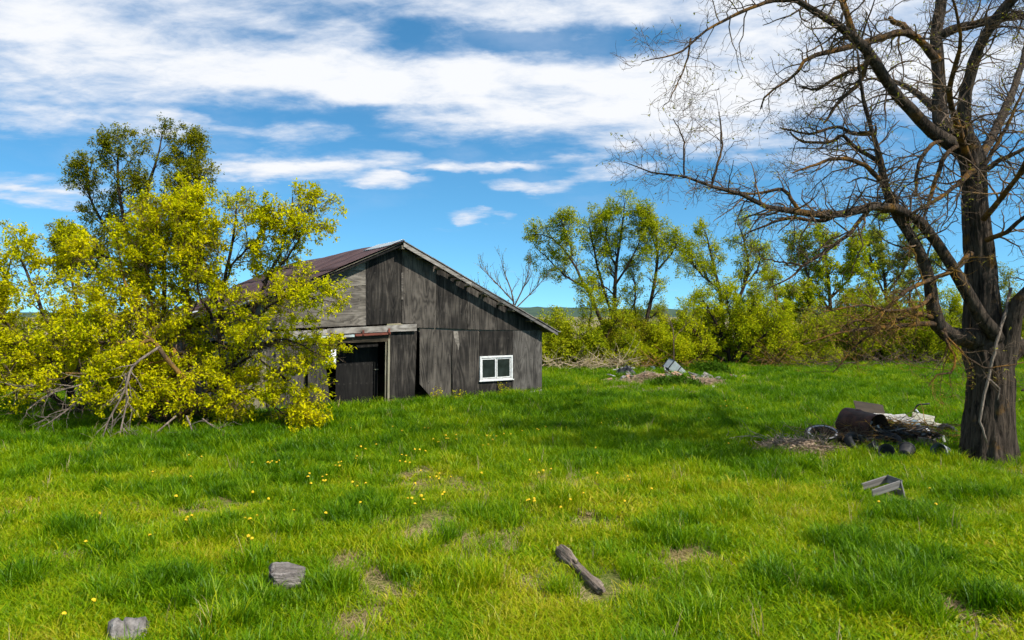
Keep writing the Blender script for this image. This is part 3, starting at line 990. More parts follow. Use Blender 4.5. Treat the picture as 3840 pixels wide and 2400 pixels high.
def build_bare_tree():
    rng = rs(21)
    D0 = 14.67
    base = at(3705, 1725, D0)
    root = empty('old_bare_tree', (base[0], base[1], 0), 0, 'huge old bare tree with thick dark trunk and spreading twiggy limbs', 'tree')
    o3 = np.array([base[0], base[1], 0])

    def wp(pts, m):
        q = smooth_path(world_path(pts, D0), m)
        return q[:, :3] - o3, q[:, 3]
    # trunk with furrowed bark relief
    P, R = wp([(3705, 1760, 0, 128), (3703, 1700, 0, 108), (3706, 1620, 0, 96), (3712, 1520, 0, 86), (3714, 1420, 0, 82), (3700, 1320, 0.05, 88), (3686, 1230, .1, 76),
               (3680, 1120, .1, 66), (3676, 1000, .1, 59), (3667, 900, .05, 56), (3657, 780, 0, 48), (3654, 680, 0, 44), (3645, 600, 0, 46), (3620, 545, 0, 46), (3590, 490, 0, 34)], 64)
    R = R * np.interp(np.linspace(0, 1, 64), [0, .05, .15, .4, 1], [.80, .84, .86, .86, .90])
    k = 72
    th = np.arange(k) * 2 * np.pi / k
    hh = np.arange(64) / 64.0
    wob = np.ones((64, k))
    ph = rng.rand(20) * 6.28
    for i, fr in enumerate((7, 11, 16, 21, 26)):
        drift = ph[i] + 2.2 * np.sin(hh * (4 + i) * 2 + ph[i + 5]) + hh * 3
        wob += 0.034 * np.sin(fr * th[None] + drift[:, None] * 1.0) * (0.6 + 0.8 * np.sin(hh * 31 + ph[i + 9])[:, None] * np.sin(3 * th + ph[i])[None])
    flare = np.exp(-hh * 16)[:, None]
    wob += flare * (0.13 * np.sin(5 * th + 0.6)[None] + 0.05 * np.sin(8 * th)[None])
    wob += 0.035 * np.sin(2 * th[None] + hh[:, None] * 9)
    wob += rng.randn(64, k) * 0.012
    V, Fq = tubes(P[None], R[None], k, wob[None])
    trunk = mob('trunk', V, Fq, M['bark_big'], root, True)
    limbs = []   # (points, stretch of twigs)

    def L(*pts, **kw):
        limbs.append((pts, kw))
    # forks above
    L((3640, 580, 0, 40), (3570, 540, -.1, 34), (3490, 488, -.3, 27), (3420, 410, -.5, 25), (3352, 339, -.7, 23), (3244, 176, -1.2, 19), (3160, 110, -1.4, 16), (3081, 61, -1.6, 14), (2980, 0, -1.8, 11), (2900, -60, -2.0, 8), (2800, -110, -2.3, 5))
    L((3570, 545, .1, 34), (3528, 470, .2, 32), (3524, 380, .3, 30), (3521, 271, .4, 27), (3508, 135, .5, 25), (3530, 30, .6, 24), (3545, -120, .6, 19), (3530, -300, .7, 13), (3560, -520, .8, 5))
    L((3640, 560, -.1, 34), (3612, 440, -.2, 28), (3630, 305, -.4, 25), (3671, 169, -.6, 22), (3759, 41, -.9, 20), (3850, -60, -1.2, 16), (3980, -220, -1.6, 11), (4100, -420, -2, 5))
    L((3515, 140, .5, 20), (3589, 102, .3, 17), (3691, 74, .1, 16), (3826, 47, -.2, 14), (3960, 60, -.6, 10), (4120, 20, -1.2, 5))
    L((3516, 230, .4, 16), (3488, 200, .3, 15), (3447, 149, .2, 14), (3386, 122, .1, 13), (3284, 142, -.1, 12), (3183, 176, -.3, 11), (3034, 224, -.5, 8), (2979, 291, -.6, 6), (2878, 366, -.7, 4), (2851, 420, -.7, 3))
    L((3440, 145, .2, 12), (3393, 102, .3, 11), (3332, 68, .4, 9), tw=.3)
    # low left forks
    L((3660, 1270, -.1, 52), (3600, 1262, -.2, 38), (3535, 1243, -.4, 34), (3500, 1180, -.5, 29), (3483, 1048, -.6, 26), (3447, 957, -.7, 25), (3417, 900, -.8, 23), (3379, 840, -.9, 20), (3335, 752, -1.0, 17),
      (3311, 678, -1.1, 14), (3298, 576, -1.1, 11), (3278, 501, -1.2, 9), (3244, 380, -1.2, 7), (3223, 190, -1.3, 4))
    L((3755, 1300, -.05, 34), (3732, 1252, -.30, 36), (3690, 1222, -.44, 32), (3645, 1130, -.55, 28), (3580, 1031, -.7, 25), (3548, 963, -.7, 24), (3508, 911, -.8, 23), (3454, 840, -.9, 20), (3352, 782, -1.1, 18), (3300, 772, -1.2, 18), (3217, 776, -1.4, 17), (3142, 804, -1.5, 15),
      (3081, 806, -1.6, 14), (2979, 793, -1.8, 12), (2878, 779, -1.9, 10), (2810, 746, -2, 9), (2729, 712, -2.1, 8), (2640, 691, -2.2, 6), (2566, 657, -2.3, 5), (2471, 651, -2.3, 4), (2369, 624, -2.3, 2.5), (2315, 603, -2.3, 1.5))
    L((3260, 785, -1.3, 9), (3230, 820, -1.3, 9), (3179, 880, -1.4, 8), (3100, 945, -1.5, 7), (3017, 996, -1.6, 6), (2970, 1042, -1.6, 4), (2878, 1084, -1.6, 2.5))
    L((3010, 998, -1.6, 4), (2940, 985, -1.7, 3.5), (2859, 973, -1.8, 2))
    L((3305, 680, -1.1, 10), (3244, 623, -1.2, 9), (3162, 596, -1.4, 8), (3081, 610, -1.6, 6), (2966, 657, -1.7, 3))
    L((3298, 605, -1.1, 9), (3217, 562, -.9, 8), (3149, 515, -.8, 7), (3101, 542, -.7, 6), (3000, 535, -.6, 5), (2959, 501, -.6, 3))
    L((3278, 503, -1.2, 8), (3203, 500, -1.0, 7), (3149, 474, -.9, 6), (3047, 501, -.8, 5), (2930, 480, -.8, 3))
    L((3000, 793, -1.8, 8), (2932, 714, -1.7, 7), (2837, 725, -1.7, 5), (2740, 720, -1.7, 3))
    L((2668, 696, -2.2, 5), (2702, 576, -2.2, 4), (2702, 474, -2.1, 3), (2688, 407, -2.1, 1.5))
    L((2566, 657, -2.3, 4), (2566, 542, -2.4, 3), (2539, 468, -2.4, 1.5))
    L((3130, 812, -1.5, 7), (3060, 840, -1.3, 7), (2960, 830, -1.2, 6), (2870, 860, -1.1, 4), (2790, 900, -1.0, 2))
    L((2980, 0, -1.8, 9), (2878, 5, -1.9, 8), (2796, 34, -2, 7), (2708, 68, -2.1, 6), (2627, 115, -2.2, 5), (2552, 176, -2.3, 4), (2485, 203, -2.3, 3), (2390, 220, -2.3, 1.5))
    L((2590, 145, -2.2, 4), (2566, 271, -2.3, 3), (2539, 339, -2.3, 2.2), (2491, 413, -2.3, 1.2))
    L((3257, 210, -1.2, 10), (3225, 300, -1.1, 9), (3149, 380, -1, 7), (3088, 461, -1, 4))
    L((3290, 245, -1, 9), (3257, 240, -.9, 8), (3149, 285, -.8, 7), (3068, 339, -.8, 5), (3000, 332, -.8, 3))
    L((3550, 520, -.2, 8), (3488, 552, -.4, 8), (3440, 630, -.5, 7), (3433, 739, -.5, 5), tw=.5)
    L((3600, 540, -.2, 9), (3549, 580, -.4, 9), (3521, 657, -.5, 9), (3488, 759, -.6, 7), (3447, 827, -.7, 4))
    L((3650, 640, -.3, 12), (3610, 665, -.5, 10), (3570, 700, -.6, 8), (3508, 745, -.8, 7), (3406, 800, -1, 5))
    L((3640, 950, -.3, 12), (3580, 1010, -.6, 9), (3500, 1040, -.9, 8), (3396, 1084, -1.2, 8), (3340, 1140, -1.3, 7), (3271, 1191, -1.4, 6), (3202, 1195, -1.5, 4), (3155, 1232, -1.6, 2))
    L((3500, 1190, -.5, 11), (3420, 1180, -.8, 9), (3330, 1215, -1, 8), (3240, 1270, -1.2, 5), (3130, 1400, -1.3, 2))
    L((3510, 1215, -.5, 11), (3400, 1215, -.9, 9), (3280, 1222, -1.3, 7), (3150, 1240, -1.6, 5), (3010, 1290, -1.9, 2))
    L((3500, 1100, -.6, 9), (3440, 1150, -1, 7), (3340, 1170, -1.4, 6), (3220, 1150, -1.8, 4), (3080, 1170, -2.1, 2))
    L((3540, 1230, -.5, 8), (3555, 1290, -.8, 6), (3575, 1330, -.9, 5), (3560, 1390, -1, 4), (3510, 1400, -1, 3), (3480, 1440, -1, 2))
    L((3530, 1240, -.6, 5), (3590, 1310, -.9, 5), (3650, 1370, -1.1, 4), (3720, 1390, -1.2, 3), (3840, 1370, -1.3, 2))
    # right side
    L((3730, 1400, -.1, 62), (3770, 1330, -.2, 50), (3792, 1230, -.3, 42), (3805, 1160, -.4, 38), (3850, 1100, -.5, 36), (3930, 1020, -.6, 30), (4040, 880, -.8, 24), (4120, 700, -1, 18), (4230, 450, -1.4, 11), (4300, 250, -1.6, 5))
    L((3760, 1370, .1, 34), (3830, 1300, .1, 28), (3940, 1270, .1, 22), (4080, 1180, .2, 16), (4220, 1030, .3, 10), (4350, 950, .3, 5))
    L((3690, 640, -.2, 12), (3760, 600, -.4, 9), (3850, 560, -.6, 7), (3960, 500, -1, 4))
    L((3700, 900, -.3, 11), (3770, 870, -.8, 9), (3850, 800, -1.2, 7), (3960, 760, -1.6, 4))
    L((3690, 620, -.2, 9), (3740, 540, -.2, 8), (3800, 420, -.3, 6), (3850, 300, -.4, 3))
    # the rest of the crown: toward the viewer, behind, above
    L((3690, 820, -.3, 12), (3740, 760, -.9, 11), (3830, 640, -1.7, 9), (3900, 480, -2.4, 7), (3990, 300, -3.0, 4), (4060, 140, -3.4, 2))
    L((3640, 620, -.2, 16), (3590, 480, -1.0, 13), (3560, 330, -1.9, 10), (3600, 160, -2.7, 7), (3580, 0, -3.3, 4), (3520, -130, -3.6, 1.5))
    L((3655, 700, .3, 24), (3620, 560, 1.4, 20), (3520, 420, 2.6, 16), (3400, 330, 3.8, 10), (3280, 300, 4.6, 5), (3180, 320, 5, 1.5))
    L((3660, 640, .3, 22), (3720, 500, 1.4, 18), (3800, 330, 2.6, 13), (3850, 150, 3.6, 7), (3900, 0, 4.2, 2))
    L((3530, -60, .6, 18), (3450, -220, .2, 14), (3340, -360, -.4, 10), (3220, -460, -1, 5))
    L((3200, 130, -1.3, 13), (3150, -20, -1.2, 11), (3120, -180, -1.0, 8), (3050, -330, -.8, 4))
    L((3540, -100, .6, 15), (3640, -260, 1.2, 12), (3700, -430, 1.6, 7))
    L((3790, 0, -1, 14), (3760, -160, -1.8, 11), (3700, -330, -2.6, 7), (3690, -480, -3, 4))
    bud_sets = []
    for pts, kw in limbs:
        P, R = wp(pts, 18)
        R = R * np.where(R > .11, .82, .95)
        n = len(P)
        # slight natural wobble
        j = rng.randn(n, 3) * 0.02
        j[0] = 0
        P = P + np.cumsum(j, 0) * np.minimum(1, np.arange(n) / 4)[:, None] * 0.5
        Ln = np.linalg.norm(np.diff(P, axis=0), axis=1).sum()
        V, Fq = tubes(P[None], R[None], 14 if R[0] > .06 else 8)
        thick = R[0] > 0.09
        nz = rng.randn(len(V), 3) * np.repeat(R, 14 if R[0] > .06 else 8)[:, None] * 0.06
        lb = mob('limb', V + nz, Fq, M['bark_big'] if thick else M['bark_limb'], trunk, True)
        tw = kw.get('tw', 1.0)
        low = np.array([p[1] for p in pts]).mean() > 1080
        n1 = max(3, int(Ln * (5.6 if low else 6.8) * tw))
        t0 = 0.35 if R[0] > .13 else 0.12
        P1, R1 = sprout(P[None], R[None], n1, rng, (t0, 1.0), (35, 80), absl=(0.45, 1.35), M=8, wob=0.24, trop=-0.03 if low else 0.015, rk=0.42, rmin=0.0042, rmax=0.022, end=0.35)
        P2, R2 = sprout(P1, R1, 4, rng, (0.2, 1.0), (30, 75), absl=(0.25, 0.7), M=7, wob=0.27, trop=0.0, rk=0.55, rmin=0.0034, end=0.5)
        P3, R3 = sprout(P2, R2, 3, rng, (0.2, 1.0), (30, 75), absl=(0.12, 0.38), M=4, wob=0.28, trop=0.05, rk=0.6, rmin=0.0028, end=0.7)
        tube_obj('twigs', [(P1, R1, 4), (P2, R2, 3), (P3, R3, 3)], M['bark_orange'] if low and rng.rand() < .75 else M['bark_twig'], lb)
        bud_sets.append(P3)
        bud_sets.append(P2[:, -4:])
    B = np.concatenate(bud_sets)
    sel = rng.rand(len(B)) < 0.22
    V, Fq, rnd = leaves_on(B[sel], 1, (0.025, 0.06), rng, (0.75, 1.0), 0.55, 0.0, 0.01, cluster=2)
    mob('crown', V, Fq, M['leaf_bud'], root, attrs={'rnd': rnd}, label='tiny yellow green opening buds at twig tips')
    # pale vine stem climbing the trunk
    vpts = [(3790, 1080, -.1, 5), (3775, 1150, -.36, 6), (3737, 1287, -.50, 6), (3707, 1412, -.46, 5.5), (3684, 1525, -.47, 5), (3678, 1582, -.50, 4.5), (3701, 1662, -.54, 3)]
    P, R = wp(vpts, 22)
    P += rng.randn(*P.shape) * 0.008
    g = Geo().tube(P, R, 7)
    P, R = wp([(3707, 1420, -.46, 4), (3738, 1448, -.48, 3.5), (3748, 1460, -.48, 3), (3741, 1500, -.48, 2.5)], 8)
    g.tube(P, R, 6)
    g.obj('vine_stem', M['bark_pale'], root, label='pale bare vine stem climbing the front of the trunk', smooth=True)
    return root


build_bare_tree()


def leafy_tree(name, label, d, stems, leafmat, barkmat, twigmat, seed, n1=9, n2=6, n3=4, l1=(0.9, 1.8), l2=(0.5, 1.0), l3=(0.25, 0.55), nl=5, ls=(0.07, 0.11),
               cluster=2, up=0.06, group=None, cat='tree', t1=0.2, width=0.5, droop=0.25, spread=0.03, base_px=None, k0=9, bare=0.0, rscale=0.8):
    """stems: list of px paths (x, y, depth offset, radius px); side shoots and leaves grow on them"""
    rng = rs(seed)
    bx, by = base_px or stems[0][0][:2]
    b = at(bx, by, d)
    root = empty(name, (b[0], b[1], 0), 0, label, cat, group)
    o3 = np.array([b[0], b[1], 0])
    Ps, Rs = [], []
    for pts in stems:
        w = smooth_path(world_path(pts, d), 14)
        P = w[:, :3] - o3
        j = np.cumsum(rng.randn(14, 3) * 0.03, 0)
        P = P + j - j[0]
        Ps.append(P)
        Rs.append(w[:, 3] * rscale)
    P0, R0 = np.array(Ps), np.array(Rs)
    trunk = tube_obj('trunk', [(P0, R0, k0)], barkmat, root)
    P1, R1 = sprout(P0, R0, n1, rng, (t1, 1.0), (25, 65), absl=l1, M=7, wob=0.16, trop=up, rk=0.5, rmin=0.008)
    P2, R2 = sprout(P1, R1, n2, rng, (0.2, 1.0), (30, 70), absl=l2, M=5, wob=0.18, trop=up * .7, rk=0.55, rmin=0.005)
    P3, R3 = sprout(P2, R2, n3, rng, (0.25, 1.0), (30, 70), absl=l3, M=4, wob=0.2, trop=0.02, rk=0.6, rmin=0.0035)
    for X in (P1, P2, P3):
        X[:, :, 2] = np.maximum(X[:, :, 2], 0.03)
    tube_obj('branches', [(P1, R1, 5), (P2, R2, 4), (P3, R3, 3)], twigmat, trunk)
    sets = []
    # whole sprays stay bare or thin so the crown has gaps and clumps
    keep = rng.rand(len(P2)) > bare
    kk = np.repeat(keep, n3)
    sets.append(leaves_on(P3[kk], nl, ls, rng, (0.25, 1.0), width, droop, spread, cluster))
    sets.append(leaves_on(P2[keep], max(1, nl // 2), ls, rng, (0.6, 1.0), width, droop, spread, cluster))
    V, Fq = merge([(s[0], s[1]) for s in sets])
    mob('crown', V, Fq, leafmat, root, attrs={'rnd': np.concatenate([s[2] for s in sets])})
    return root


LL = M['leaf_lime']
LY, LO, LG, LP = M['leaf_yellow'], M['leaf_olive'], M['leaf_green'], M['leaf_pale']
BO, BD, BW = M['bark_orange'], M['bark_dark'], M['bark_twig']
# front shrub-tree before the doorway wall
leafy_tree('maple_sapling', 'bright yellow green young tree with forked trunk close before the barn wall', 19.1, [
    [(875, 1600, 0, 20), (862, 1500, 0, 18), (855, 1430, 0, 17), (850, 1375, 0, 14), (838, 1200, .1, 11), (850, 1040, .1, 8), (880, 880, .2, 6), (900, 740, .2, 3)],
    [(856, 1400, 0, 13), (905, 1310, -.1, 11), (940, 1200, -.1, 9), (985, 1050, -.2, 7), (1060, 900, -.3, 5), (1100, 750, -.3, 3)],
    [(870, 1390, 0, 7), (960, 1340, -.5, 6), (1040, 1380, -.8, 5), (1120, 1450, -1, 4), (1180, 1530, -1.1, 2)],
    [(935, 1210, -.1, 7), (1010, 1140, -.5, 6), (1090, 1100, -.8, 5), (1170, 1110, -.9, 4), (1225, 1130, -1, 2)],
    [(985, 1060, -.2, 6), (1080, 960, -.4, 5), (1140, 870, -.4, 4), (1180, 800, -.4, 2)],
    [(845, 1250, 0, 7), (760, 1130, -.3, 6), (730, 1000, -.4, 4), (760, 880, -.4, 2)],
    [(870, 1500, 0, 6), (950, 1470, -.6, 5), (1030, 1520, -.9, 4), (1110, 1560, -1.1, 2)],
    [(842, 1220, .1, 7), (790, 1060, .2, 6), (765, 900, .3, 4), (780, 790, .3, 2)],
    [(850, 1050, .1, 6), (900, 950, -.2, 5), (980, 850, -.3, 4), (1010, 770, -.3, 2)],
    [(850, 1380, 0, 6), (960, 1290, -.6, 5), (1060, 1270, -.9, 4), (1180, 1330, -1.2, 2)]],
    LY, BD, BW, 31, n1=13, n2=7, n3=4, l1=(0.5, 1.35), l2=(0.35, 0.8), l3=(0.18, 0.42), nl=7, ls=(0.065, 0.12), cluster=2, spread=.04, bare=0.38, t1=0.15)
leafy_tree('leaning_maple', 'yellow leafed leaning clump with orange lichened stems at the barn corner', 18.9, [
    [(700, 1605, .2, 15), (690, 1450, .1, 13), (630, 1320, 0, 11), (560, 1250, -.1, 9), (470, 1150, -.3, 7), (380, 1060, -.4, 5), (300, 1000, -.5, 2)],
    [(640, 1600, .2, 9), (560, 1480, -.2, 8), (470, 1330, -.4, 6), (400, 1200, -.5, 4), (360, 1110, -.5, 2)],
    [(660, 1600, .2, 9), (590, 1380, -.2, 8), (520, 1200, -.3, 6), (450, 1000, -.3, 4), (430, 880, -.3, 2)],
    [(690, 1600, .2, 18), (650, 1400, .3, 15), (610, 1200, .5, 12), (600, 1000, .6, 9), (620, 850, .6, 6), (650, 750, .6, 3)],
    [(680, 1440, .1, 12), (600, 1250, .4, 10), (540, 1080, .6, 8), (520, 920, .7, 5), (500, 830, .7, 3)],
    [(710, 1590, .3, 14), (720, 1350, .5, 11), (700, 1150, .7, 9), (690, 1000, .7, 6), (730, 850, .7, 3)],
    [(705, 1160, .7, 8), (690, 1010, .4, 6), (670, 900, .2, 4), (700, 800, .2, 2)],
    [(610, 1150, .5, 7), (560, 1000, .2, 6), (570, 880, .1, 4), (590, 800, .1, 2)],
    [(640, 1590, 0, 16), (580, 1510, -.3, 13), (480, 1430, -.7, 10), (380, 1400, -1, 7), (260, 1390, -1.2, 3)],
    [(600, 1290, 0, 10), (480, 1260, -.5, 8), (360, 1240, -.8, 6), (230, 1250, -1, 3)],
    [(640, 1480, 0, 9), (560, 1420, -.7, 7), (500, 1440, -1, 6), (440, 1500, -1.2, 3)],
    [(690, 1560, .1, 8), (760, 1480, -.3, 6), (800, 1470, -.5, 5), (850, 1520, -.6, 2)]],
    LY, BO, BW, 32, n1=15, n2=7, n3=4, l1=(0.5, 1.4), l2=(0.35, 0.85), l3=(0.18, 0.42), nl=7, ls=(0.065, 0.12), cluster=2, spread=.04, bare=0.27, t1=0.12)
leafy_tree('box_elder_bush', 'sprawling yellow green bush at the left edge of the meadow', 20.5, [
    [(300, 1560, 0, 16), (250, 1420, 0, 13), (200, 1250, 0, 10), (140, 1080, 0, 7), (90, 930, 0, 3)],
    [(290, 1560, 0, 13), (230, 1400, -.3, 10), (120, 1280, -.5, 8), (0, 1180, -.6, 5), (-80, 1100, -.6, 3)],
    [(310, 1555, 0, 12), (300, 1350, .3, 10), (280, 1150, .4, 7), (260, 1000, .4, 4), (300, 900, .4, 2)],
    [(280, 1560, 0, 11), (180, 1460, -.5, 9), (60, 1400, -.8, 7), (-60, 1380, -1, 3)],
    [(250, 1420, 0, 8), (140, 1350, .4, 7), (40, 1250, .6, 5), (-60, 1000, .7, 3)],
    [(60, 1500, .8, 9), (20, 1300, .9, 8), (-20, 1130, .9, 6), (10, 980, .9, 3)]],
    LY, BD, BW, 33, n1=14, n2=7, n3=4, l1=(0.5, 1.4), l2=(0.35, 0.85), l3=(0.18, 0.42), nl=7, ls=(0.065, 0.12), cluster=2, spread=.04, bare=0.12, t1=0.15, cat='bush')
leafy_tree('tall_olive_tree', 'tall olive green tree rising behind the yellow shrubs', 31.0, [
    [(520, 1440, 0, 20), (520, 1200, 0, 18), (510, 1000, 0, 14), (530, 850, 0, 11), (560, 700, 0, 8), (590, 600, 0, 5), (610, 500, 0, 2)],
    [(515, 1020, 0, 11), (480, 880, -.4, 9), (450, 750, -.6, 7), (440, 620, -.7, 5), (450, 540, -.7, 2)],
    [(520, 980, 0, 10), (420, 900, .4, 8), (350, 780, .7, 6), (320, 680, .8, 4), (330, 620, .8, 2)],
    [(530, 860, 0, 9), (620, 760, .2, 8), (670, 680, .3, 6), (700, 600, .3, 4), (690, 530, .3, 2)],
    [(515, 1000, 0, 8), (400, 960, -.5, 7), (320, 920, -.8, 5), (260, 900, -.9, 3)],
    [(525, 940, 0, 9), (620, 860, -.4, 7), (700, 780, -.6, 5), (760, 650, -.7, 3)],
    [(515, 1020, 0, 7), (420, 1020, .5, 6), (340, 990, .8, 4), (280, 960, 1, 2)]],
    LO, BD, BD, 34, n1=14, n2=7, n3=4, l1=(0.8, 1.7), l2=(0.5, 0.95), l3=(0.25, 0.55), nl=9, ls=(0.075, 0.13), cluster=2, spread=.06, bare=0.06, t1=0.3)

# hedgerow beyond the meadow
hedge = 'hedgerow trees beyond the meadow'
KW = dict(group=hedge, n1=14, n2=7, n3=4, l1=(0.9, 2.0), l2=(0.5, 1.0), l3=(0.3, 0.7), nl=7, ls=(0.08, 0.15), cluster=2, spread=.07, k0=7, rscale=0.6)
leafy_tree('hedge_tree', 'leaning leafy tree just beyond the barn roof end', 41, [
    [(2290, 1370, 0, 15), (2270, 1230, 0, 13), (2230, 1130, 0, 11), (2180, 1030, 0, 9), (2130, 940, 0, 6), (2060, 870, 0, 4), (1990, 860, 0, 2)],
    [(2210, 1090, 0, 7), (2130, 1040, .5, 6), (2060, 980, .7, 4), (2000, 920, .8, 2)],
    [(2150, 960, 0, 6), (2120, 880, -.5, 4), (2110, 830, -.6, 2)]], LG, BD, BD, 41, **{**KW, 'n1': 12, 't1': .22, 'bare': .25, 'l1': (.7, 1.5)})
leafy_tree('hedge_tree', 'tallest hedgerow tree, slender crown with dark upright trunk', 42, [
    [(2270, 1370, 0, 17), (2290, 1230, 0, 15), (2300, 1080, 0, 12), (2310, 960, 0, 9), (2330, 850, 0, 6), (2340, 750, 0, 3)],
    [(2295, 1180, 0, 9), (2250, 1040, .4, 8), (2230, 930, .6, 6), (2210, 840, .6, 3)],
    [(2300, 1080, 0, 8), (2360, 980, -.5, 6), (2400, 890, -.7, 4), (2410, 800, -.7, 2)],
    [(2310, 1000, 0, 7), (2270, 890, .5, 5), (2280, 790, .6, 2)]], LG, BD, BD, 42, **{**KW, 't1': .22, 'bare': .15, 'l1': (.7, 1.6)})
leafy_tree('hedge_tree', 'thin tree with bare dark trunk and sparse top beside the tallest hedgerow tree', 42, [
    [(2400, 1350, 0, 14), (2430, 1200, 0, 12), (2465, 1050, 0, 10), (2475, 930, 0, 8), (2465, 830, 0, 3)],
    [(2470, 1010, 0, 7), (2520, 960, .3, 5), (2550, 900, .4, 3)],
    [(2470, 950, 0, 5), (2440, 870, -.4, 4), (2410, 810, -.4, 2)],
    [(2400, 1340, .4, 8), (2380, 1200, .5, 7), (2370, 1080, .6, 5), (2350, 1000, .6, 2)]], LG, BD, BD, 43, **{**KW, 'n1': 12, 'n2': 6, 't1': .22, 'bare': .3, 'l1': (.6, 1.3)})
leafy_tree('hedge_tree', 'twin stemmed tree with broken tops in the middle of the hedgerow', 44, [
    [(2700, 1350, 0, 15), (2710, 1200, 0, 13), (2690, 1050, 0, 10), (2660, 930, 0, 7), (2640, 850, 0, 3)],
    [(2705, 1330, 0, 13), (2760, 1150, .3, 11), (2800, 1010, .4, 9), (2780, 900, .4, 5), (2760, 840, .4, 2)],
    [(2695, 1080, 0, 7), (2620, 1010, -.5, 5), (2590, 940, -.6, 3)],
    [(2780, 1080, .3, 7), (2840, 1000, .8, 5), (2840, 950, .8, 2)]], LG, BD, BD, 44, **{**KW, 't1': .22, 'bare': .25, 'l1': (.7, 1.5)})
leafy_tree('hedge_bush', 'rounded yellow green bush at the foot of the twin stemmed tree', 41, [
    [(2740, 1365, 0, 12), (2720, 1280, 0, 10), (2680, 1180, 0, 7), (2640, 1110, 0, 3)],
    [(2745, 1365, 0, 12), (2770, 1270, -.4, 9), (2800, 1180, -.6, 6), (2830, 1120, -.6, 3)],
    [(2730, 1365, 0, 10), (2650, 1300, -.5, 8), (2600, 1240, -.7, 6), (2570, 1180, -.7, 3)],
    [(2750, 1365, 0, 10), (2830, 1300, -.6, 8), (2890, 1240, -.8, 6), (2920, 1190, -.8, 3)],
    [(2735, 1365, 0, 9), (2740, 1250, .8, 7), (2740, 1150, .9, 4), (2730, 1100, .9, 2)]], LL, BD, BD, 45, **{**KW, 't1': .15, 'bare': .1, 'l1': (.7, 1.4), 'cat': 'bush'})
leafy_tree('hedge_bush', 'low bush with a torn orange stem beside the rounded bush', 42, [
    [(2930, 1360, 0, 10), (2920, 1240, 0, 9), (2900, 1120, 0, 6), (2890, 1040, 0, 3)],
    [(2930, 1360, 0, 9), (2990, 1280, -.5, 7), (3050, 1230, -.8, 4), (3090, 1250, -.9, 2)],
    [(2920, 1230, 0, 8), (2950, 1290, -1, 6), (2985, 1350, -1.6, 4)],
    [(2935, 1340, 0, 7), (3020, 1330, -.6, 6), (3100, 1350, -.9, 3)]], LG, BO, BO, 46, **{**KW, 't1': .2, 'bare': .25, 'n1': 12, 'l1': (.5, 1.2), 'cat': 'bush'})
leafy_tree('hedge_tree', 'full leafed tree seen through the low hanging twigs', 50, [
    [(3120, 1330, 0, 14), (3115, 1180, 0, 12), (3110, 1040, 0, 9), (3100, 930, 0, 6), (3110, 870, 0, 3)],
    [(3115, 1170, 0, 8), (3050, 1060, .5, 6), (3020, 960, .7, 4), (3010, 920, .7, 2)],
    [(3112, 1120, 0, 8), (3190, 1020, -.5, 6), (3220, 920, -.6, 3)],
    [(3115, 1230, 0, 7), (3030, 1150, -.6, 5), (2970, 1110, -.8, 3)],
    [(3115, 1230, 0, 7), (3200, 1150, .5, 5), (3250, 1100, .7, 3)]], LG, BD, BD, 47, **{**KW, 't1': .22, 'bare': .05, 'ls': (.13, .21)})
leafy_tree('hedge_tree', 'pale green tree behind the leaning limbs of the old bare tree', 58, [
    [(3330, 1310, 0, 13), (3330, 1150, 0, 11), (3320, 1000, 0, 8), (3310, 880, 0, 5), (3300, 800, 0, 2)],
    [(3330, 1130, 0, 7), (3270, 1000, .5, 5), (3250, 900, .6, 2)],
    [(3328, 1100, 0, 7), (3400, 980, -.5, 5), (3430, 870, -.6, 2)],
    [(3330, 1180, 0, 7), (3430, 1080, .5, 5), (3500, 980, .6, 2)]], LP, BD, BD, 48, **{**KW, 't1': .22, 'bare': .2, 'l1': (1.1, 2.4), 'ls': (.14, .22)})
for i, (cx, lab, mt, d, h) in enumerate(((3260, 'olive bush behind the hanging orange twigs', LG, 43, 230), (3430, 'low green bush left of the old trunk foot', LG, 42, 210), (3580, 'bush directly behind the old trunk', LL, 44, 240),
                                         (3800, 'pale bush to the right of the old trunk', LP, 46, 330), (3960, 'bush at the right end of the hedgerow', LG, 44, 300), (2985, 'distant pale bush filling the hedgerow gap', LP, 60, 130), (2870, 'pale bush showing behind the low bush with the torn stem', LG, 56, 190), (2500, 'pale bush showing between the thin tree and the twin stems', LP, 55, 170), (3160, 'green bush under the full leafed tree', LG, 44, 150), (3340, 'pale bush in the hanging twigs', LP, 46, 190))):
    b = 1185 + HC * F / d
    leafy_tree('hedge_bush', lab, d, [
        [(cx, b, 0, 9), (cx - 10, b - h * .4, 0, 8), (cx - 20, b - h * .75, 0, 5), (cx - 30, b - h, 0, 2)],
        [(cx, b, 0, 8), (cx + 50, b - h * .4, -.4, 6), (cx + 80, b - h * .8, -.6, 2)],
        [(cx, b, 0, 8), (cx - 70, b - h * .35, .4, 6), (cx - 110, b - h * .7, .6, 2)],
        [(cx, b, 0, 7), (cx + 100, b - h * .25, .5, 5), (cx + 150, b - h * .5, .7, 2)]], mt, BD, BD, 60 + i, **{**KW, 't1': .15, 'bare': .12, 'l1': (.7, 1.5), 'cat': 'bush'})
